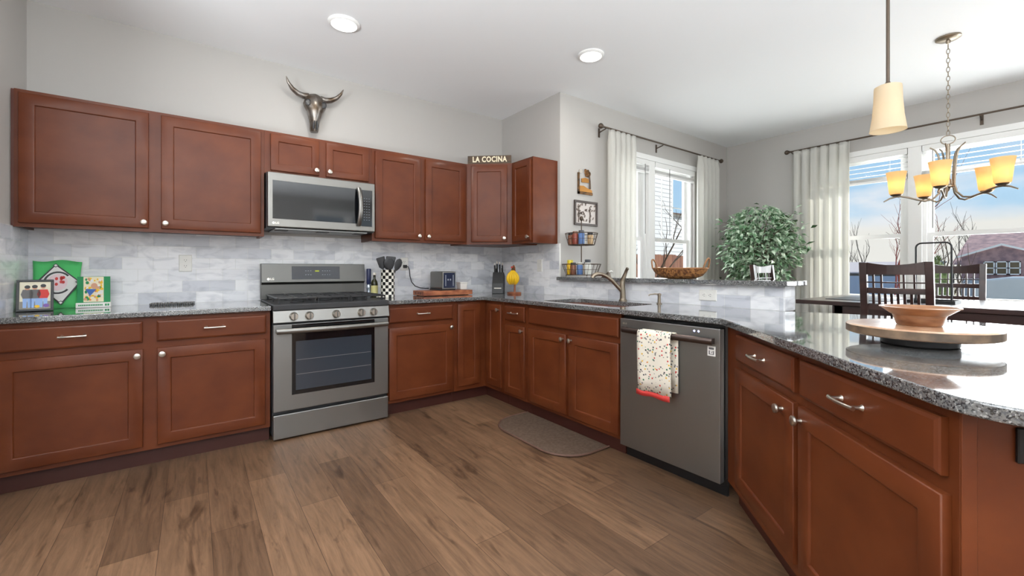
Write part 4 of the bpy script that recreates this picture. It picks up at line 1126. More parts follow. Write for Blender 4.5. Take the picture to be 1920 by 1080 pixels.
# ------------------------------------------------------------ steer skull on the wall
t = thing('steer_skull', 'metallic steer skull with curved horns mounted above the microwave', 'wall ornament', (0.376, -0.0, 2.222))
M_skull = noise_mix(mat('pewter_bronze', (110, 102, 92), 0.34, 0.85), (92, 78, 64), (150, 146, 142), (1, 1, 1), 14, 3)
secs = [(0.000, 0.030, 0.030, -0.045), (0.020, 0.034, 0.034, -0.050), (0.060, 0.036, 0.036, -0.058), (0.110, 0.046, 0.044, -0.066), (0.150, 0.058, 0.052, -0.072),
        (0.185, 0.080, 0.058, -0.072), (0.205, 0.086, 0.060, -0.070), (0.235, 0.076, 0.060, -0.068), (0.262, 0.068, 0.056, -0.062), (0.285, 0.050, 0.046, -0.056), (0.296, 0.026, 0.030, -0.050)]
rings = []
for (z, rx, ry, yc) in secs:
    ring = []
    for k in range(20):
        a = 2 * PI * k / 20
        x = rx * math.copysign(abs(math.cos(a)) ** 0.85, math.cos(a)); y = ry * math.sin(a)
        ridge = 0.010 * max(0, 1 - abs(x) / (rx * 0.6)) if math.sin(a) < 0 else 0
        ring.append((x, yc + y - ridge, z))
    rings.append(ring)
MB().loft(rings).make('cranium', M_skull, t, smooth=50)
mb = MB()
for s in (-1, 1):
    mb.lathe([(0.026, 0.0), (0.026, 0.006), (0.020, 0.008), (0.018, 0.003)], (s * 0.058, -0.118, 0.206), 14, 0, True, '-y', 0.8, 1.0)
mb.make('eye_socket', M_iron, t, smooth=50)
mb = MB()
for s in (-1, 1): mb.tube([(s * 0.012, -0.090, 0.012), (s * 0.014, -0.100, 0.040), (s * 0.008, -0.110, 0.075)], [0.007, 0.009, 0.003], 8)
mb.make('nostril', M_iron, t, smooth=50)
for s in (-1, 1):
    pts = [(s * 0.045, -0.060, 0.272), (s * 0.085, -0.064, 0.268), (s * 0.125, -0.070, 0.276), (s * 0.165, -0.082, 0.300), (s * 0.195, -0.098, 0.335), (s * 0.212, -0.112, 0.372)]
    MB().tube(pts, [0.026, 0.024, 0.021, 0.017, 0.011, 0.003], 12).make('horn', M_skull, t, smooth=60)
MB().box(-0.02, 0.02, -0.05, 0.0, 0.13, 0.24).make('wall_mount', M_iron, t)

# ------------------------------------------------------------ art on the nook wall
t = thing('wall_plaque', 'small brown and gold cut-out plaque, upper one beside the curtain', 'wall art', (2.582, YW, 1.824))
mb = MB(); mb.box(-0.100, -0.080, -0.012, 0, 0.0, 0.200); mb.box(-0.100, 0.095, -0.012, 0, 0.0, 0.022)
mb.box(-0.085, 0.090, -0.010, 0, 0.022, 0.030)
mb.make('frame', noise_mix(mat('dark_metal_cutout', (80, 58, 36), 0.45, 0.5), (58, 42, 26), (120, 84, 46), (1, 1, 1), 40), t)
mb = MB(); poly_card(mb, [(-0.082, 0.024), (0.085, 0.024), (0.085, 0.046), (0.02, 0.062), (-0.03, 0.080), (-0.082, 0.076)], -0.004, 0, 0.010)
poly_card(mb, [(-0.05, 0.112), (0.045, 0.116), (0.045, 0.150), (0.0, 0.160), (-0.05, 0.148)], -0.001, 0, 0.008)
mb.make('hills', M_gold, t)
mb = MB(); mb.tube([(0.062, -0.008, 0.06), (0.058, -0.010, 0.13), (0.052, -0.010, 0.19)], [0.010, 0.008, 0.006], 6)
mb.make('tree_trunk', M_bark, t)
mb = MB()
for k in range(9): mb.ball((0.04 + rnd.uniform(-0.045, 0.05), -0.010, 0.205 + rnd.uniform(-0.025, 0.03)), rnd.uniform(0.014, 0.022), 8, sy=0.4)
mb.make('tree_crown', noise_mix(mat('bronze_leafwork', (120, 84, 48), 0.45, 0.6), (70, 54, 34), (176, 116, 60), (1, 1, 1), 40), t, smooth=60)
MB().lathe([(0.020, 0), (0.020, 0.005)], (-0.064, -0.003, 0.214), 14, 0, True, '-y').make('sun_disc', M_nickel, t)
t = thing('framed_relief', 'dark framed silver relief picture, above the two-tier wire caddy', 'wall art', (2.588, YW, 1.530))
mb = MB(); w, h, f_ = 0.310, 0.232, 0.020
for (a, b_, c_, d_) in ((-w / 2, w / 2, 0, f_), (-w / 2, w / 2, h - f_, h), (-w / 2, -w / 2 + f_, f_, h - f_), (w / 2 - f_, w / 2, f_, h - f_)): mb.box(a, b_, -0.018, 0, c_, d_)
mb.make('frame', mat('dark_brown_frame', (62, 50, 44), 0.4), t, bevel=0.002)
MB().box(-w / 2 + f_, w / 2 - f_, -0.006, 0, f_, h - f_).make('backing', mat('silver_card', (202, 194, 188), 0.4), t)
mb = MB(); q = random.Random(12)
for k in range(34):
    x, z = q.uniform(-0.115, 0.115), q.uniform(0.035, 0.195)
    a = q.uniform(0, PI); L_ = q.uniform(0.012, 0.03)
    mb.tube([(x, -0.009, z), (x + L_ * math.cos(a) * 0.5, -0.011, z + L_ * 0.6), (x + L_ * math.cos(a), -0.009, z + L_ * math.sin(a))], [0.004, 0.006, 0.003], 6)
for x in (-0.10, 0.05): mb.tube([(x, -0.010, 0.03), (x + 0.008, -0.011, 0.10), (x, -0.010, 0.18)], [0.007, 0.006, 0.004], 6)
mb.make('relief', noise_mix(mat('relief_bronze', (96, 82, 74), 0.45, 0.4), (64, 54, 50), (150, 136, 126), (1, 1, 1), 50), t, smooth=60)

# ------------------------------------------------------------ on the bar ledge
LZ = 1.0484
BX, BY = 2.350, -2.047
t = thing('woven_bowl', 'wide woven brown bowl with two looped handles on the bar ledge', 'bowl', (BX, BY, LZ))
prof = [(0.055, 0.0), (0.075, 0.002), (0.110, 0.022), (0.128, 0.050), (0.136, 0.072), (0.130, 0.073), (0.120, 0.052), (0.102, 0.027), (0.070, 0.010), (0.002, 0.008)]
MB().lathe(prof, n=40, sx=0.80, sy=1.52).make('basket', M_wick, t, smooth=40)
MB().tube([(0.133 * 0.80 * math.cos(a), 0.133 * 1.52 * math.sin(a), 0.073) for a in [2 * PI * k / 40 for k in range(40)]], 0.0055, 8, loop=True).make('rim', M_rim, t, smooth=60)
for s in (-1, 1):
    pts = [(0.030 * math.cos(PI * k / 10), s * (0.195 + 0.022 * math.sin(PI * k / 10)), 0.070 + 0.070 * math.sin(PI * k / 10)) for k in range(11)]
    MB().tube(pts, 0.0055, 8).make('handle', M_rim, t, smooth=60)
for (dx, dy, lab) in ((-0.02, 0.150, 'cream ball nearest the left handle in the woven bowl'), (-0.03, 0.095, 'cream ball peeking over the left part of the woven bowl rim'), (-0.01, -0.075, 'cream ball peeking over the right part of the woven bowl rim')):
    tag(MB().ball((0, 0, 0), 0.021, 14).make('cream_ball', M_egg, None, smooth=60, loc=(BX + dx, BY + dy, LZ + 0.062)), lab, 'ball', 'cream balls in the woven bowl')
# base layer that carries the balls
tag(MB().lathe([(0.066, 0.0), (0.098, 0.020), (0.110, 0.032), (0.0005, 0.030)], n=30, sx=0.80, sy=1.52).make('dried_filler', mat('tan_straw', (176, 146, 104), 0.9), None, smooth=40, loc=(BX, BY, LZ + 0.0105)), 'tan straw filling inside the woven bowl', 'filling', None, 'stuff')

KX, KY = 2.345, -1.100
t = thing('wire_caddy', 'two-tier black wire caddy of jars standing at the wall end of the ledge', 'caddy', (KX, KY, LZ))
def wire_basket(name, z0, z1, rb, rt, legs):
    mb = MB(); n_ = 22
    for (z, r_, w_) in ((z0, rb, 0.0028), (z1, rt, 0.0034), ((z0 + z1) / 2, (rb + rt) / 2, 0.0018)):
        mb.tube([(r_ * math.cos(a), r_ * math.sin(a), z) for a in [2 * PI * k / 28 for k in range(28)]], w_, 6, loop=True)
    for k in range(n_):
        a = 2 * PI * k / n_; mb.tube([(rb * math.cos(a), rb * math.sin(a), z0), (rt * math.cos(a), rt * math.sin(a), z1)], 0.0016, 5)
    for k in range(6):
        a = PI * k / 6; mb.tube([(rb * math.cos(a), rb * math.sin(a), z0), (-rb * math.cos(a), -rb * math.sin(a), z0)], 0.0020, 5)
    if legs:
        for k in range(3):
            a = 2 * PI * k / 3 + 0.4; mb.tube([(rb * math.cos(a), rb * math.sin(a), z0), (rb * math.cos(a), rb * math.sin(a), 0.003)], 0.004, 6)
    return mb.make(name, M_bronze, t, smooth=60)
wire_basket('lower_basket', 0.018, 0.112, 0.135, 0.170, True)
wire_basket('upper_basket', 0.282, 0.382, 0.115, 0.142, False)
mb = MB().tube([(0, 0, 0.016), (0, 0, 0.50)], 0.0048, 8); mb.make('pole', M_bronze, t, smooth=60)
MB().ball((0, 0, 0.515), 0.017, 12, sz=1.3).make('finial', M_bronze, t, smooth=60)
def jar(x, y, z, r_, h, mb_, mc, label, name='spice_jar', cat='jar'):
    j = thing(name, label, cat, (KX + x, KY + y, LZ + z), 0, 'jars in the wire caddy')
    MB().lathe([(r_ * 0.95, 0), (r_, 0.003), (r_, h * 0.74), (r_ * 0.82, h * 0.80)], n=16).make('jar_body', mb_, j, smooth=40)
    MB().lathe([(r_ * 0.88, h * 0.795), (r_ * 0.90, h * 0.98), (r_ * 0.82, h)], n=16).make('lid', mc, j, smooth=40)
M_spice = mat('brown_spice', (132, 84, 62), 0.3); M_spice2 = mat('red_spice', (150, 74, 60), 0.3); M_tan = mat('tan_spice', (190, 160, 120), 0.35)
M_bluej = mat('blue_label', (86, 118, 170), 0.4); M_slate = mat('slate_lid', (70, 74, 82), 0.4); M_clear = mat('pale_jar', (214, 214, 206), 0.25)
zz = 0.2855
jar(-0.070, 0.060, zz, 0.026, 0.105, M_spice, M_char, 'brown spice jar, leftmost in the upper wire basket')
jar(-0.075, 0.000, zz, 0.026, 0.112, M_spice2, M_spice, 'reddish jar with brown lid in the upper wire basket, left of the pole')
jar(-0.060, -0.058, zz, 0.027, 0.118, M_bluej, M_slate, 'blue jar with slate lid in the upper wire basket')
jar(0.060, -0.050, zz, 0.026, 0.105, M_tan, M_char, 'tan jar at the right of the upper wire basket, behind the blue jar')
jar(0.055, 0.045, zz, 0.026, 0.108, M_clear, M_char, 'pale jar at the back of the upper wire basket')
zz = 0.0215
jar(-0.062, 0.078, zz, 0.029, 0.128, M_yellow, mat('yellow_lid', (236, 214, 60), 0.4), 'yellow jar with yellow lid in the lower wire basket')
jar(-0.090, 0.010, zz, 0.026, 0.104, M_spice, M_char, 'brown jar beside the yellow one in the lower wire basket')
jar(-0.072, -0.050, zz, 0.025, 0.106, M_bluej, M_clear, 'small blue jar with pale lid in the lower wire basket')
jar(-0.020, -0.095, zz, 0.029, 0.130, M_clear, M_slate, 'pale jar with dark slate lid at the right of the lower wire basket')
jar(0.070, 0.000, zz, 0.030, 0.110, M_tan, M_char, 'tan jar at the back of the lower wire basket')
# small wedge ornament
t = thing('wedge_ornament', 'small dark bronze wedge ornament on the ledge left of the faucet', 'ornament', (2.285, -1.445, LZ))
MB().loft([[(-0.015, 0.052, 0), (0.015, 0.052, 0), (0.015, 0.045, 0.006), (-0.015, 0.045, 0.006)], [(-0.015, -0.030, 0), (0.015, -0.030, 0), (0.010, -0.022, 0.050), (-0.010, -0.022, 0.050)]]).make('wedge', M_bronze, t, bevel=0.002)
MB().tube([(0, -0.022, 0.045), (0, -0.045, 0.052), (0, -0.060, 0.046)], [0.006, 0.005, 0.004], 8).make('curl', M_paper, t, smooth=60)

# ------------------------------------------------------------ lazy susan and wooden bowl on the peninsula
LX, LY = 1.418, -3.4605
t = thing('lazy_susan', 'round wooden turntable tray on the granite peninsula', 'turntable', (LX, LY, CT))
MB().lathe([(0.088, 0.0), (0.092, 0.003), (0.092, 0.028)], n=40).make('base', M_char, t, smooth=40)
MB().lathe([(0.168, 0.0285), (0.178, 0.032), (0.180, 0.056), (0.177, 0.060), (0.001, 0.060)], n=64).make('tray', M_maple, t, smooth=40)
MB().lathe([(0.1785, 0.033), (0.1808, 0.034), (0.1812, 0.055), (0.179, 0.056)], n=64, cap=False).make('edge_band', noise_mix(mat('dark_bark_edge', (96, 82, 68), 0.6), (80, 66, 54), (124, 100, 78), (1, 1, 1), 20), t, smooth=40)
t = thing('wooden_bowl', 'flared brown wooden bowl on the lazy susan', 'bowl', (LX, LY, CT + 0.0605))
MB().lathe([(0.052, 0), (0.054, 0.002), (0.062, 0.026), (0.064, 0.032), (0.068, 0.034), (0.092, 0.053), (0.096, 0.054), (0.096, 0.057), (0.090, 0.057), (0.064, 0.038), (0.056, 0.012), (0.001, 0.008)], n=56).make('bowl', M_bowlw, t, smooth=35)

# ------------------------------------------------------------ floor mat
pts = [(1.672, -1.175), (1.672, -1.985)] + [(1.50, -1.985)]
for k in range(1, 12):
    a = math.radians(270 - 15 * k * 0.5) if False else None
arcp = []
for k in range(0, 9): 
    a = math.radians(-90 - 90 * k / 8); arcp.append((1.52 + 0.215 * math.cos(a), -1.77 + 0.215 * math.sin(a)))
for k in range(0, 9):
    a = math.radians(180 - 90 * k / 8); arcp.append((1.52 + 0.215 * math.cos(a), -1.39 + 0.215 * math.sin(a)))
t = thing('kitchen_mat', 'dark brown D-shaped mat on the floor before the sink cabinet', 'mat')
P_ = [(1.682, -1.985)] + arcp + [(1.682, -1.175)]
MB().prism(P_, 0.0, 0.010).make('pad', M_mat, t, bevel=0.003, seg=2)
MB().tube([(p[0], p[1], 0.0085) for p in P_], 0.007, 6).make('edge_binding', mat('brown_binding', (96, 68, 56), 0.7), t, smooth=60)

# ------------------------------------------------------------ ceiling lights
def can(label, x, y, power=7):
    t = thing('recessed_light', label, 'ceiling light', (x, y, ZC), 0, 'recessed ceiling lights')
    MB().lathe([(0.098, -0.0005), (0.098, -0.006), (0.088, -0.016), (0.080, -0.017), (0.078, -0.010), (0.076, -0.0005)], n=36, cap=False).make('trim_ring', M_white, t, smooth=40)
    MB().lathe([(0.0755, -0.006), (0.0755, -0.0125), (0.070, -0.014)], n=36).make('lens', M_lens, t, smooth=40)
    o = add_light('can_lamp', 'AREA', (0, 0, -0.022), power, (1.0, 0.96, 0.90), shape='DISK', size=0.14)
    o.parent = t
    return t
can('lit recessed ceiling light above the range', 0.385, -0.876)
can('lit recessed ceiling light above the dishwasher side', 1.990, -1.544)

# ------------------------------------------------------------ pendant lamp
PXX, PYY = 2.062, -3.245
t = thing('pendant_lamp', 'single pendant lamp with flared opal glass shade over the peninsula', 'pendant lamp', (PXX, PYY, 0))
MB().lathe([(0.0068, 1.925), (0.0068, ZC - 0.02)], n=12).make('rod', M_bronze, t, smooth=40)
MB().lathe([(0.058, ZC - 0.0005), (0.058, ZC - 0.012), (0.020, ZC - 0.022), (0.008, ZC - 0.03)], n=28).make('ceiling_plate', M_bronze, t, smooth=40)
MB().lathe([(0.030, 1.905), (0.030, 1.922), (0.012, 1.932), (0.006, 1.945)], n=20).make('socket_cap', M_bronze, t, smooth=40)
MB().lathe([(0.012, 1.9255), (0.038, 1.925), (0.0475, 1.920), (0.0485, 1.910), (0.050, 1.86), (0.055, 1.79), (0.0635, 1.730), (0.0650, 1.726), (0.0625, 1.727), (0.053, 1.79), (0.047, 1.86), (0.045, 1.905), (0.036, 1.9225)], n=40, cap=False).make('glass_shade', M_pshade, t, smooth=50)
MB().ball((0, 0, 1.80), 0.024, 14, sz=1.3).make('bulb', emis('lit_bulb', (1.0, 0.86, 0.62), 1.5), t, smooth=60)
o = add_light('pendant_bulb', 'POINT', (0, 0, 1.80), 0.42, (1.0, 0.86, 0.66), shadow_soft_size=0.033); o.parent = t

# ------------------------------------------------------------ chandelier
CX, CY = 3.800, -3.187
t = thing('chandelier', 'five-light brushed nickel chandelier with amber glass shades over the table', 'chandelier', (CX, CY, 0))
MB().lathe([(0.066, ZC - 0.0005), (0.066, ZC - 0.010), (0.050, ZC - 0.020), (0.014, ZC - 0.026), (0.010, ZC - 0.045)], n=32).make('ceiling_canopy', M_taupe, t, smooth=40)
mb = MB(); z = ZC - 0.050; k = 0
while z > 2.045:
    a = (PI / 2) * (k % 2); ca, sa = math.cos(a), math.sin(a)
    mb.tube([(0.0085 * math.cos(q) * ca, 0.0085 * math.cos(q) * sa, z - 0.016 + 0.019 * math.sin(q)) for q in [2 * PI * i / 12 for i in range(12)]], 0.0022, 6, loop=True)
    z -= 0.0315; k += 1
mb.make('chain', M_taupe, t, smooth=60)
losd = Vector((0.990, 0.142, 0)); losr = Vector((0.142, -0.990, 0))
MB().tube([(losr.x * 0.036 * math.cos(q), losr.y * 0.036 * math.cos(q), 2.012 + 0.030 * math.sin(q)) for q in [2 * PI * i / 20 for i in range(20)]], 0.0036, 8, loop=True).make('top_loop', M_taupe, t, smooth=60)
MB().lathe([(0.004, 1.985), (0.011, 1.980), (0.011, 1.74), (0.018, 1.735), (0.020, 1.69), (0.012, 1.675), (0.004, 1.655)], n=18).make('stem', M_taupe, t, smooth=40)
MB().lathe([(0.030, 1.700), (0.036, 1.694), (0.036, 1.684), (0.028, 1.678)], n=24).make('hub_ring', M_taupe, t, smooth=40)
RA = 0.270
for j in range(5):
    ph = math.radians([-98, -170, 118, 46, -26][j])
    d = losr * math.cos(ph) + losd * math.sin(ph)
    def rp(r_, z): return (d.x * r_, d.y * r_, z)
    ctrl = [(0.092, 1.972), (0.066, 1.950), (0.050, 1.915), (0.042, 1.86), (0.036, 1.78), (0.034, 1.70), (0.046, 1.645), (0.078, 1.606), (0.118, 1.598), (0.160, 1.612), (0.205, 1.632), (0.245, 1.643), (RA, 1.644), (0.305, 1.634), (0.340, 1.612)]
    arm = MB().tube([rp(*c) for c in ctrl], [0.004, 0.005] + [0.0062] * 11 + [0.0056, 0.004], 8).make('arm', M_taupe, t, smooth=60)
    MB().lathe([(0.012, 1.644), (0.030, 1.652), (0.034, 1.660), (0.030, 1.661)], rp(RA, 0), 20).make('shade_cup', M_taupe, arm, smooth=40)
    MB().lathe([(0.010, 1.6612), (0.036, 1.6615), (0.040, 1.672), (0.044, 1.71), (0.050, 1.77), (0.0575, 1.815), (0.0600, 1.822), (0.0565, 1.818), (0.048, 1.77), (0.042, 1.71), (0.037, 1.674), (0.010, 1.664)], rp(RA, 0), 32, 0, False).make('glass_shade', M_shade, arm, smooth=50)
    o = add_light('chandelier_bulb', 'POINT', rp(RA, 1.73), 0.32, (1.0, 0.80, 0.50), shadow_soft_size=0.026); o.parent = t

# ------------------------------------------------------------ dining table and chairs
TX0, TX1, TY0, TY1, TZ = 3.285, 4.285, -3.93, -2.435, 0.886
t = thing('dining_table', 'tall espresso wood dining table under the chandelier', 'table')
MB().box(TX0, TX1, TY0, TY1, TZ - 0.030, TZ).make('tabletop', M_esp, t, bevel=0.003, seg=2)
mb = MB()
ax0, ax1, ay0, ay1 = TX0 + 0.03, TX1 - 0.06, TY0 + 0.22, TY1 - 0.24
for q in (((ax0, ay0), (ax0, ay1)), ((ax1, ay0), (ax1, ay1)), ((ax0, ay0), (ax1, ay0)), ((ax0, ay1), (ax1, ay1))):
    mb.beam((q[0][0], q[0][1], TZ - 0.090), (q[1][0], q[1][1], TZ - 0.090), 0.024, 0.118)
mb.make('apron', M_esp, t, bevel=0.002)
for x in (ax0 + 0.02, ax1 - 0.02):
    for y in (ay0 + 0.02, ay1 - 0.02): MB().box(x - 0.032, x + 0.032, y - 0.032, y + 0.032, 0, TZ - 0.0305).make('leg', M_esp, t, bevel=0.003)
tag(MB().box(3.50, 3.95, -2.93, -2.56, TZ, TZ + 0.004).make('placemat', M_char, None, bevel=0.001), 'thin dark placemat at the left end of the dining table', 'placemat')

def chair_parts(t, w=0.34):
    sz, h = 0.60, 1.158
    lean = lambda z: 0.0 if z < sz else (z - sz) * 0.12       # local: seat toward +y, back at y = 0, leaning to -y
    for s in (-1, 1):
        x = s * (w / 2 - 0.018)
        MB().loft([[(x - 0.018, 0.0 - lean(z) - 0.018, z), (x + 0.018, -lean(z) - 0.018, z), (x + 0.018, -lean(z) + 0.018, z), (x - 0.018, -lean(z) + 0.018, z)] for z in (0, sz, 0.9, h)]).make('back_post', M_esp, t, bevel=0.002)
        MB().box(x - 0.018, x + 0.018, 0.320, 0.356, 0, sz - 0.02).make('leg', M_esp, t, bevel=0.002)
    MB().box(-w / 2, w / 2, -0.0, 0.375, sz - 0.02, sz + 0.015).make('seat', M_esp, t, bevel=0.004)
    x0, x1 = -w / 2 + 0.036, w / 2 - 0.036
    def rail(z0, z1, th, name, dip=0.0, n_=9):
        rows = []
        for i in range(n_):
            u = i / (n_ - 1); x = x0 + (x1 - x0) * u; y = -lean((z0 + z1) / 2) - 0.020 * math.sin(PI * u); dz = dip * math.sin(PI * u)
            rows.append([(x, y - th / 2, z0), (x, y + th / 2, z0), (x, y + th / 2, z1 - dz), (x, y - th / 2, z1 - dz)])
        return MB().loft(rows).make(name, M_esp, t)
    rail(1.082, h, 0.020, 'top_rail', 0.018); rail(0.966, 1.000, 0.018, 'middle_rail'); rail(0.862, 0.900, 0.018, 'lower_rail')
    rail(1.030, 1.038, 0.010, 'lattice_bar')
    mb = MB()
    def st(u, za, zb, ww):
        x = x0 + (x1 - x0) * u
        y = lambda z: -lean(z) - 0.020 * math.sin(PI * u)
        mb.beam((x, y(za), za), (x, y(zb), zb), 0.010, ww, up=(1, 0, 0))
    for u in (0.12, 0.27, 0.66, 0.83): st(u, 0.995, 1.086, 0.010)
    for k in range(1, 9): st(k / 9, 0.895, 0.970, 0.013)
    mb.make('slats', M_esp, t)
    mb = MB()
    for s in (-1, 1): mb.beam((s * (w / 2 - 0.018), 0.018, 0.30), (s * (w / 2 - 0.018), 0.320, 0.30), 0.016, 0.03)
    mb.beam((x0 - 0.005, 0.338, 0.22), (x1 + 0.005, 0.338, 0.22), 0.016, 0.03)
    mb.make('stretchers', M_esp, t)
t = thing('dining_chair', 'espresso lattice-back chair with its back to the peninsula, behind the wooden bowl', 'chair', (3.05, -3.075, 0), -PI / 2, 'dining chairs')
chair_parts(t)
t = thing('dining_chair', 'espresso lattice-back chair on the far window side of the table', 'chair', (4.50, -3.12, 0), PI / 2, 'dining chairs')
chair_parts(t)
t = thing('dining_chair', 'sunlit chair at the table end, seen over the bar ledge before the ficus', 'chair', (3.86, -2.01, 0), PI, 'dining chairs')
chair_parts(t, 0.42)
# black handled caddy with a plant on the table
HX, HY = 3.66, -3.135
t = thing('table_caddy', 'black metal tray caddy with tall hoop handle on the dining table', 'caddy', (HX, HY, TZ))
pts = [(0, 0.088, 0.006), (0, 0.088, 0.38)] + [(0, 0.088 - 0.03 + 0.03 * math.cos(a), 0.38 + 0.03 * math.sin(a)) for a in [PI / 2 * k / 5 for k in range(1, 6)]]
pts += [(0, -0.088 + 0.03 - 0.03 * math.sin(a), 0.38 + 0.03 * math.cos(a)) for a in [PI / 2 * k / 5 for k in range(0, 6)]] + [(0, -0.088, 0.006)]
MB().tube(pts, 0.0055, 8).make('hoop_handle', M_black, t, smooth=60)
mb = MB(); mb.box(-0.11, 0.11, -0.12, 0.12, 0.0, 0.006)
for (a, b_, c_, d_) in ((-0.11, -0.105, -0.12, 0.12), (0.105, 0.11, -0.12, 0.12), (-0.105, 0.105, -0.12, -0.115), (-0.105, 0.105, 0.115, 0.12)): mb.box(a, b_, c_, d_, 0.006, 0.02)
mb.make('tray', M_black, t)
# ------------------------------------------------------------ ficus tree in the corner
FXX, FYY = 4.60, -1.60
t = thing('ficus_tree', 'leafy green ficus tree in the corner between the two windows', 'plant', (FXX, FYY, 0))
MB().lathe([(0.13, 0), (0.16, 0.02), (0.19, 0.28), (0.20, 0.30), (0.18, 0.30), (0.17, 0.27), (0.001, 0.26)], n=28).make('pot', mat('brown_pot', (96, 74, 58), 0.6), t, smooth=40)
mb = MB(); q = random.Random(21); tips = []
for k in range(3):
    a = k * 2.1
    mb.tube([(0.02 * math.cos(a), 0.02 * math.sin(a), 0.25), (0.03 * math.cos(a + 1), 0.03 * math.sin(a + 1), 0.60), (0.025 * math.cos(a + 2), 0.025 * math.sin(a + 2), 0.95), (0.06 * math.cos(a + 3), 0.06 * math.sin(a + 3), 1.30)], [0.016, 0.014, 0.012, 0.008], 7)
for k in range(34):
    a = q.uniform(0, 2 * PI); z0 = q.uniform(0.95, 1.40); rr = q.uniform(0.16, 0.42)
    z1 = z0 + q.uniform(0.10, 0.50) * (1.0 if rr < 0.34 else 0.7)
    p0 = Vector((0.03 * math.cos(a), 0.03 * math.sin(a), z0)); p2 = Vector((rr * math.cos(a), rr * math.sin(a), min(z1, 1.86)))
    pm = (p0 + p2) / 2 + Vector((0, 0, 0.07))
    mb.tube([p0, pm, p2], [0.006, 0.004, 0.002], 5); tips.append((p0, pm, p2))
mb.make('trunk', M_bark, t, smooth=60)
mb = MB()
def leaf(p, d, L_, W_, m_):
    d = d.normalized(); s_ = d.cross(Vector((0, 0, 1)))
    if s_.length < 1e-3: s_ = Vector((1, 0, 0))
    s_.normalize(); s_ = (Matrix.Rotation(q.uniform(-0.9, 0.9), 3, d) @ s_); nrm = s_.cross(d)
    a = p; b_ = p + d * L_ * 0.45; c_ = p + d * L_ - nrm * L_ * 0.12
    mb.add([a, b_ + s_ * W_ + nrm * W_ * 0.25, c_, b_ - s_ * W_ + nrm * W_ * 0.25, b_], [(0, 1, 4), (1, 2, 4), (2, 3, 4), (3, 0, 4)], m_)
for (p0, pm, p2) in tips:
    for k in range(34):
        u = q.uniform(0.30, 1.05)
        p = p0 * (1 - u) ** 2 + pm * 2 * u * (1 - u) + p2 * u * u
        p = p + Vector((q.gauss(0, 0.055), q.gauss(0, 0.055), q.gauss(0, 0.05)))
        d = Vector((q.gauss(0, 1), q.gauss(0, 1), q.gauss(-0.5, 0.6))) + (p2 - p0).normalized() * 0.5
        leaf(p, d, q.uniform(0.055, 0.09), q.uniform(0.014, 0.021), 0 if q.random() < 0.85 else 1)
for k in range(1500):
    a = q.uniform(0, 2 * PI); u = q.uniform(-1, 0.95); rr = q.uniform(0.5, 1.0)
    p = Vector((0.42 * rr * math.cos(a) * (1 - abs(u)) ** 0.38, 0.42 * rr * math.sin(a) * (1 - abs(u)) ** 0.38, 1.36 + 0.46 * u))
    d = Vector((math.cos(a), math.sin(a), -0.6)) + Vector((q.gauss(0, 0.6), q.gauss(0, 0.6), q.gauss(0, 0.5)))
    leaf(p, d, q.uniform(0.055, 0.09), q.uniform(0.014, 0.021), 0 if q.random() < 0.85 else 1)
mb.make('foliage', [M_leaf, M_leafd], t, fix=False)

# ------------------------------------------------------------ outdoors
GZ = -0.45
struct(MB().box(-30, 60, 0.3, 60, GZ - 0.1, GZ).make('ground_1', M_grass))
struct(MB().box(XE + 0.2, 60, -40, 0.3, GZ - 0.1, GZ).make('ground_2', M_grass))
struct(MB().box(-30, XE + 0.2, -40, YB - 0.2, GZ - 0.1, GZ).make('ground_3', M_grass))
# neighbour's house on the right
t = thing('neighbor_house', 'grey neighbour house with plum shingle roof outside the right window', 'house', (18.0, -3.2, GZ))
MB().box(0.6, 8.0, -6.0, 1.8, 0, 1.75).make('wall', M_side, t)
MB().loft([[(0.2, -6.3, 1.72), (8.4, -6.3, 1.72), (4.3, -6.3, 2.95)], [(0.2, 2.0, 1.72), (8.4, 2.0, 1.72), (4.3, 2.0, 2.95)]]).make('roof', M_roof, t)
gb = MB().prism([(0.0, 0.0), (0.7, 0.0), (0.7, 0.1), (0.0, 0.1)], 0, 0.1)
g = MB(); yl, yr, ym = 1.75, 0.15, 0.95
g.loft([[(0.0, yr, 0), (0.0, yl, 0), (0.0, yl, 1.95), (0.0, ym, 2.24), (0.0, yr, 1.95)], [(0.75, yr, 0), (0.75, yl, 0), (0.75, yl, 1.95), (0.75, ym, 2.24), (0.75, yr, 1.95)]])
g.make('gable', M_roof, t)
MB().box(-0.02, 0.0, yr, yl, 0, 1.30).make('lower_siding', M_side, t)
mb = MB(); 
for (a, b_) in (((yl + 0.12, 1.92), (ym, 2.28)), ((ym, 2.28), (yr - 0.12, 1.92))): mb.beam((-0.05, a[0], a[1]), (-0.05, b_[0], b_[1]), 0.06, 0.05)
mb.make('fascia', M_white, t)
wz0, wz1 = 1.42, 1.80
for (a, b_) in ((0.60, 0.82), (0.84, 1.06), (1.08, 1.30)):
    f = MB(); f.box(-0.05, -0.02, a, b_, wz0, wz0 + 0.03); f.box(-0.05, -0.02, a, b_, wz1 - 0.03, wz1); f.box(-0.05, -0.02, a, a + 0.025, wz0, wz1); f.box(-0.05, -0.02, b_ - 0.025, b_, wz0, wz1); f.box(-0.05, -0.02, a, b_, (wz0 + wz1) / 2 - 0.012, (wz0 + wz1) / 2 + 0.012)
    fo = f.make('window', M_white, t)
    MB().box(-0.03, -0.021, a + 0.02, b_ - 0.02, wz0 + 0.02, wz1 - 0.02).make('pane', mat('house_glass', (96, 84, 64), 0.15), fo)
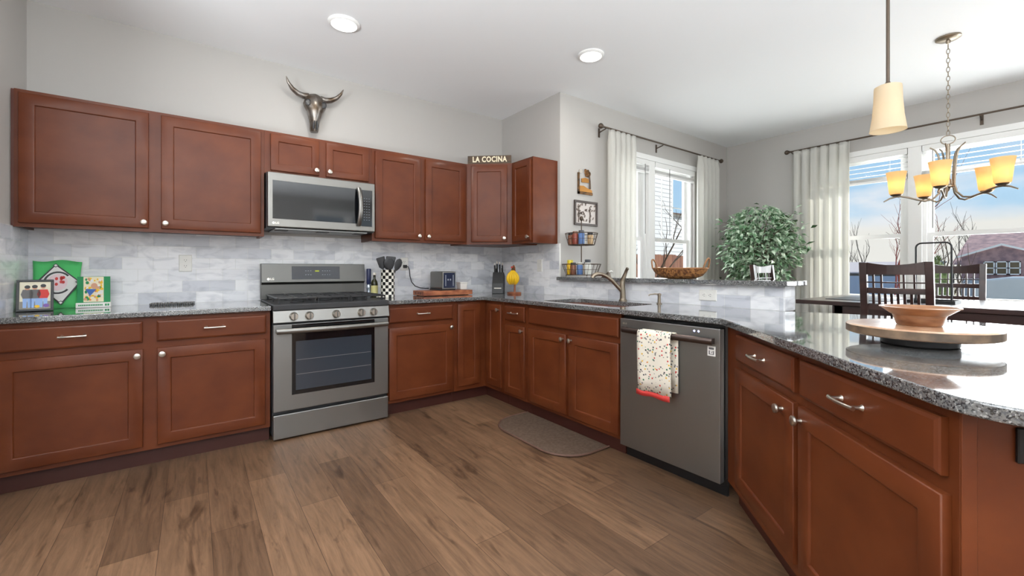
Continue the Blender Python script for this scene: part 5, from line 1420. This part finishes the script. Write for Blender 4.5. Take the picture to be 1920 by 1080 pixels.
tag(MB().loft([[(0, -3.0, 0.0), (0, 1.05, 0.0), (0, 1.05, 1.10), (0, 0.85, 1.30), (0, 0.4, 1.38), (0, -3.0, 1.40)], [(1.0, -3.0, 0.0), (1.0, 1.05, 0.0), (1.0, 1.05, 1.10), (1.0, 0.85, 1.30), (1.0, 0.4, 1.38), (1.0, -3.0, 1.40)]]).make('tarp_cover', M_tarp, None, bevel=0.06, seg=3, loc=(16.4, -2.9, GZ)), 'smooth pale grey covered hump in front of the grey house', 'cover')
# low building seen in the left pane
t = thing('garage_building', 'low dark garage with pale flat roof seen beside the sheer curtain', 'building', (18.0, -0.7, GZ))
MB().box(0.3, 4.5, 0.0, 4.6, 0, 1.48).make('wall', M_dwall, t)
MB().loft([[(0.0, -0.1, 1.48), (0.0, 4.9, 1.48), (2.4, 4.9, 1.86), (2.4, -0.1, 1.86)], [(0.0, -0.1, 1.44), (0.0, 4.9, 1.44), (2.4, 4.9, 1.82), (2.4, -0.1, 1.82)]]).make('roof', mat('pale_roof', (184, 176, 178), 0.8), t)
MB().box(0.26, 0.3, 0.9, 1.75, 0.2, 1.34).make('door', M_pblue, t)
t2 = MB().box(0, 0.05, -0.4, 3.9, 0, 1.36).make('blue_fence', M_pblue, None, loc=(17.0, -0.6, GZ))
tag(t2, 'pale blue low fence in front of the dark garage outside', 'fence')

def tree(label, loc, h, seed, spread=0.5, mat_=M_bark, levels=3, group='bare trees outside'):
    q = random.Random(seed); mb = MB()
    def grow(p, d, L_, r_, lv):
        pts = [p]; dd = d.copy()
        for k in range(3):
            dd = (dd + Vector((q.gauss(0, 0.10), q.gauss(0, 0.10), 0.05))).normalized(); pts.append(pts[-1] + dd * L_ / 3)
        mb.tube(pts, [r_, r_ * 0.88, r_ * 0.74, r_ * 0.6], 5 if lv < 2 else 4, cap=False)
        if lv >= levels: return
        for k in range(4 if lv == 0 else 3):
            i = 1 + (k % 3); a = q.uniform(0, 2 * PI)
            nd = (dd + Vector((math.cos(a), math.sin(a), 0.25)) * spread * q.uniform(0.7, 1.3)).normalized()
            grow(pts[i], nd, L_ * q.uniform(0.55, 0.75), r_ * 0.5, lv + 1)
    grow(Vector((0, 0, 0)), Vector((0, 0, 1)), h * 0.5, h * 0.014, 0)
    o = mb.make('bare_tree', mat_, None, fix=False, loc=loc)
    return tag(o, label, 'tree', group)
M_rtw = mat('red_twigs', (150, 74, 66), 0.8); M_gtw = mat('grey_bark', (112, 104, 98), 0.8)
for k, (x, y, h) in enumerate(((27, 5.6, 3.4), (33, 4.6, 4.4), (27, 3.6, 3.8), (32.5, 2.2, 4.6), (27.5, 1.4, 3.6), (33, 0.0, 4.6), (28, -0.3, 3.6))):
    tree(['leftmost', 'second from the left', 'third from the left', 'fourth from the left', 'fifth from the left', 'sixth from the left', 'rightmost'][k] + ' of the bare trees above the garage roof', (x, y, GZ), h, 30 + k, 0.30, M_gtw)
tree('red-twigged bare tree between the chairs outside the right window', (13.6, -0.95, GZ), 3.4, 50, 0.55, M_rtw, 4)
tree('slim bare tree in front of the grey house gable', (12.4, -1.95, GZ), 2.7, 51, 0.6, M_bark, 3)
# outside the nook window
t = thing('wooden_fence', 'red-brown board fence outside the nook window', 'fence', (5.0, 3.4, GZ))
mb = MB(); x = 0.0; q = random.Random(5)
while x < 11.8: mb.box(x, x + 0.138, 0, 0.02, 0.05, 1.98 + q.uniform(-0.02, 0.02)); x += 0.142
mb.make('boards', M_fence, t)
mb = MB(); mb.box(0, 11.8, 0.02, 0.06, 0.4, 0.5); mb.box(0, 11.8, 0.02, 0.06, 1.5, 1.6); mb.make('rails', M_fence, t)
for k, (x, y, h) in enumerate(((7.0, 2.3, 3.0), (8.4, 2.4, 3.3), (9.7, 2.2, 3.2))):
    tree(['bare shrubby tree left of the others before the board fence', 'bare shrubby tree in the middle of the board fence', 'bare shrubby tree furthest right before the board fence'][k], (x, y, GZ), h, 70 + k, 0.6, M_bark, 3, 'bare trees by the fence')
M_lap = mat('white_lap_siding', (214, 216, 218), 0.7)
n, l, b = nodes(M_lap)
tc = n.new('ShaderNodeTexCoord'); sp = n.new('ShaderNodeSeparateXYZ'); dv = n.new('ShaderNodeMath'); dv.operation = 'DIVIDE'; dv.inputs[1].default_value = 0.24
fr = n.new('ShaderNodeMath'); fr.operation = 'FRACT'; cr = n.new('ShaderNodeValToRGB')
cr.color_ramp.elements[0].position = 0.10; cr.color_ramp.elements[0].color = (*lin((150, 152, 158)), 1); cr.color_ramp.elements[1].position = 0.2; cr.color_ramp.elements[1].color = (*lin((216, 218, 220)), 1)
l.new(tc.outputs['Object'], sp.inputs[0]); l.new(sp.outputs['Z'], dv.inputs[0]); l.new(dv.outputs[0], fr.inputs[0]); l.new(fr.outputs[0], cr.inputs[0]); l.new(cr.outputs[0], b.inputs['Base Color'])
t = thing('white_house', 'white lap-sided house beyond the fence outside the nook window', 'house', (10.0, 11.0, GZ))
MB().box(0, 12.3, 0, 6, 0, 8.6).make('wall', M_lap, t)
MB().box(12.3, 20.0, 0.5, 6, 0, 5.0).make('wing', M_lap, t)
MB().loft([[(-0.4, -0.4, 8.6), (-0.4, 6.4, 8.6), (-0.4, 3.0, 10.6)], [(12.6, -0.4, 8.6), (12.6, 6.4, 8.6), (12.6, 3.0, 10.6)]]).make('roof', M_roof, t)
MB().loft([[(12.3, 0.2, 5.0), (12.3, 6.4, 5.0), (12.3, 3.4, 5.5)], [(20.4, 0.2, 5.0), (20.4, 6.4, 5.0), (20.4, 3.4, 5.5)]]).make('wing_roof', M_roof, t)

q = random.Random(3); t = thing('evergreen_bush', 'small dark evergreen bush outside, framed by the black hoop handle', 'bush', (10.0, -2.14, GZ))
mb = MB()
for k in range(900):
    a = q.uniform(0, 2 * PI); z = q.uniform(0.1, 1.78); rr = 0.27 * (1 - (z / 1.85) ** 4) * q.uniform(0.75, 1.0)
    p = Vector((rr * math.cos(a), rr * math.sin(a), z)); d = Vector((math.cos(a) * 0.6, math.sin(a) * 0.6, 1)).normalized() * q.uniform(0.05, 0.10)
    s_ = Vector((-math.sin(a), math.cos(a), 0)) * 0.018
    mb.add([p - s_, p + s_, p + d], [(0, 1, 2)])
mb.lathe([(0.20, 0.0), (0.24, 0.9), (0.20, 1.5), (0.05, 1.74)], n=14)
mb.make('foliage', noise_mix(mat('bush_green', (88, 104, 62), 0.8), (70, 88, 48), (124, 140, 88), (1, 1, 1), 20), t, fix=False)
MB().tube([(0, 0, -0.02), (0, 0, 0.4)], 0.04, 8).make('trunk', M_bark, t)
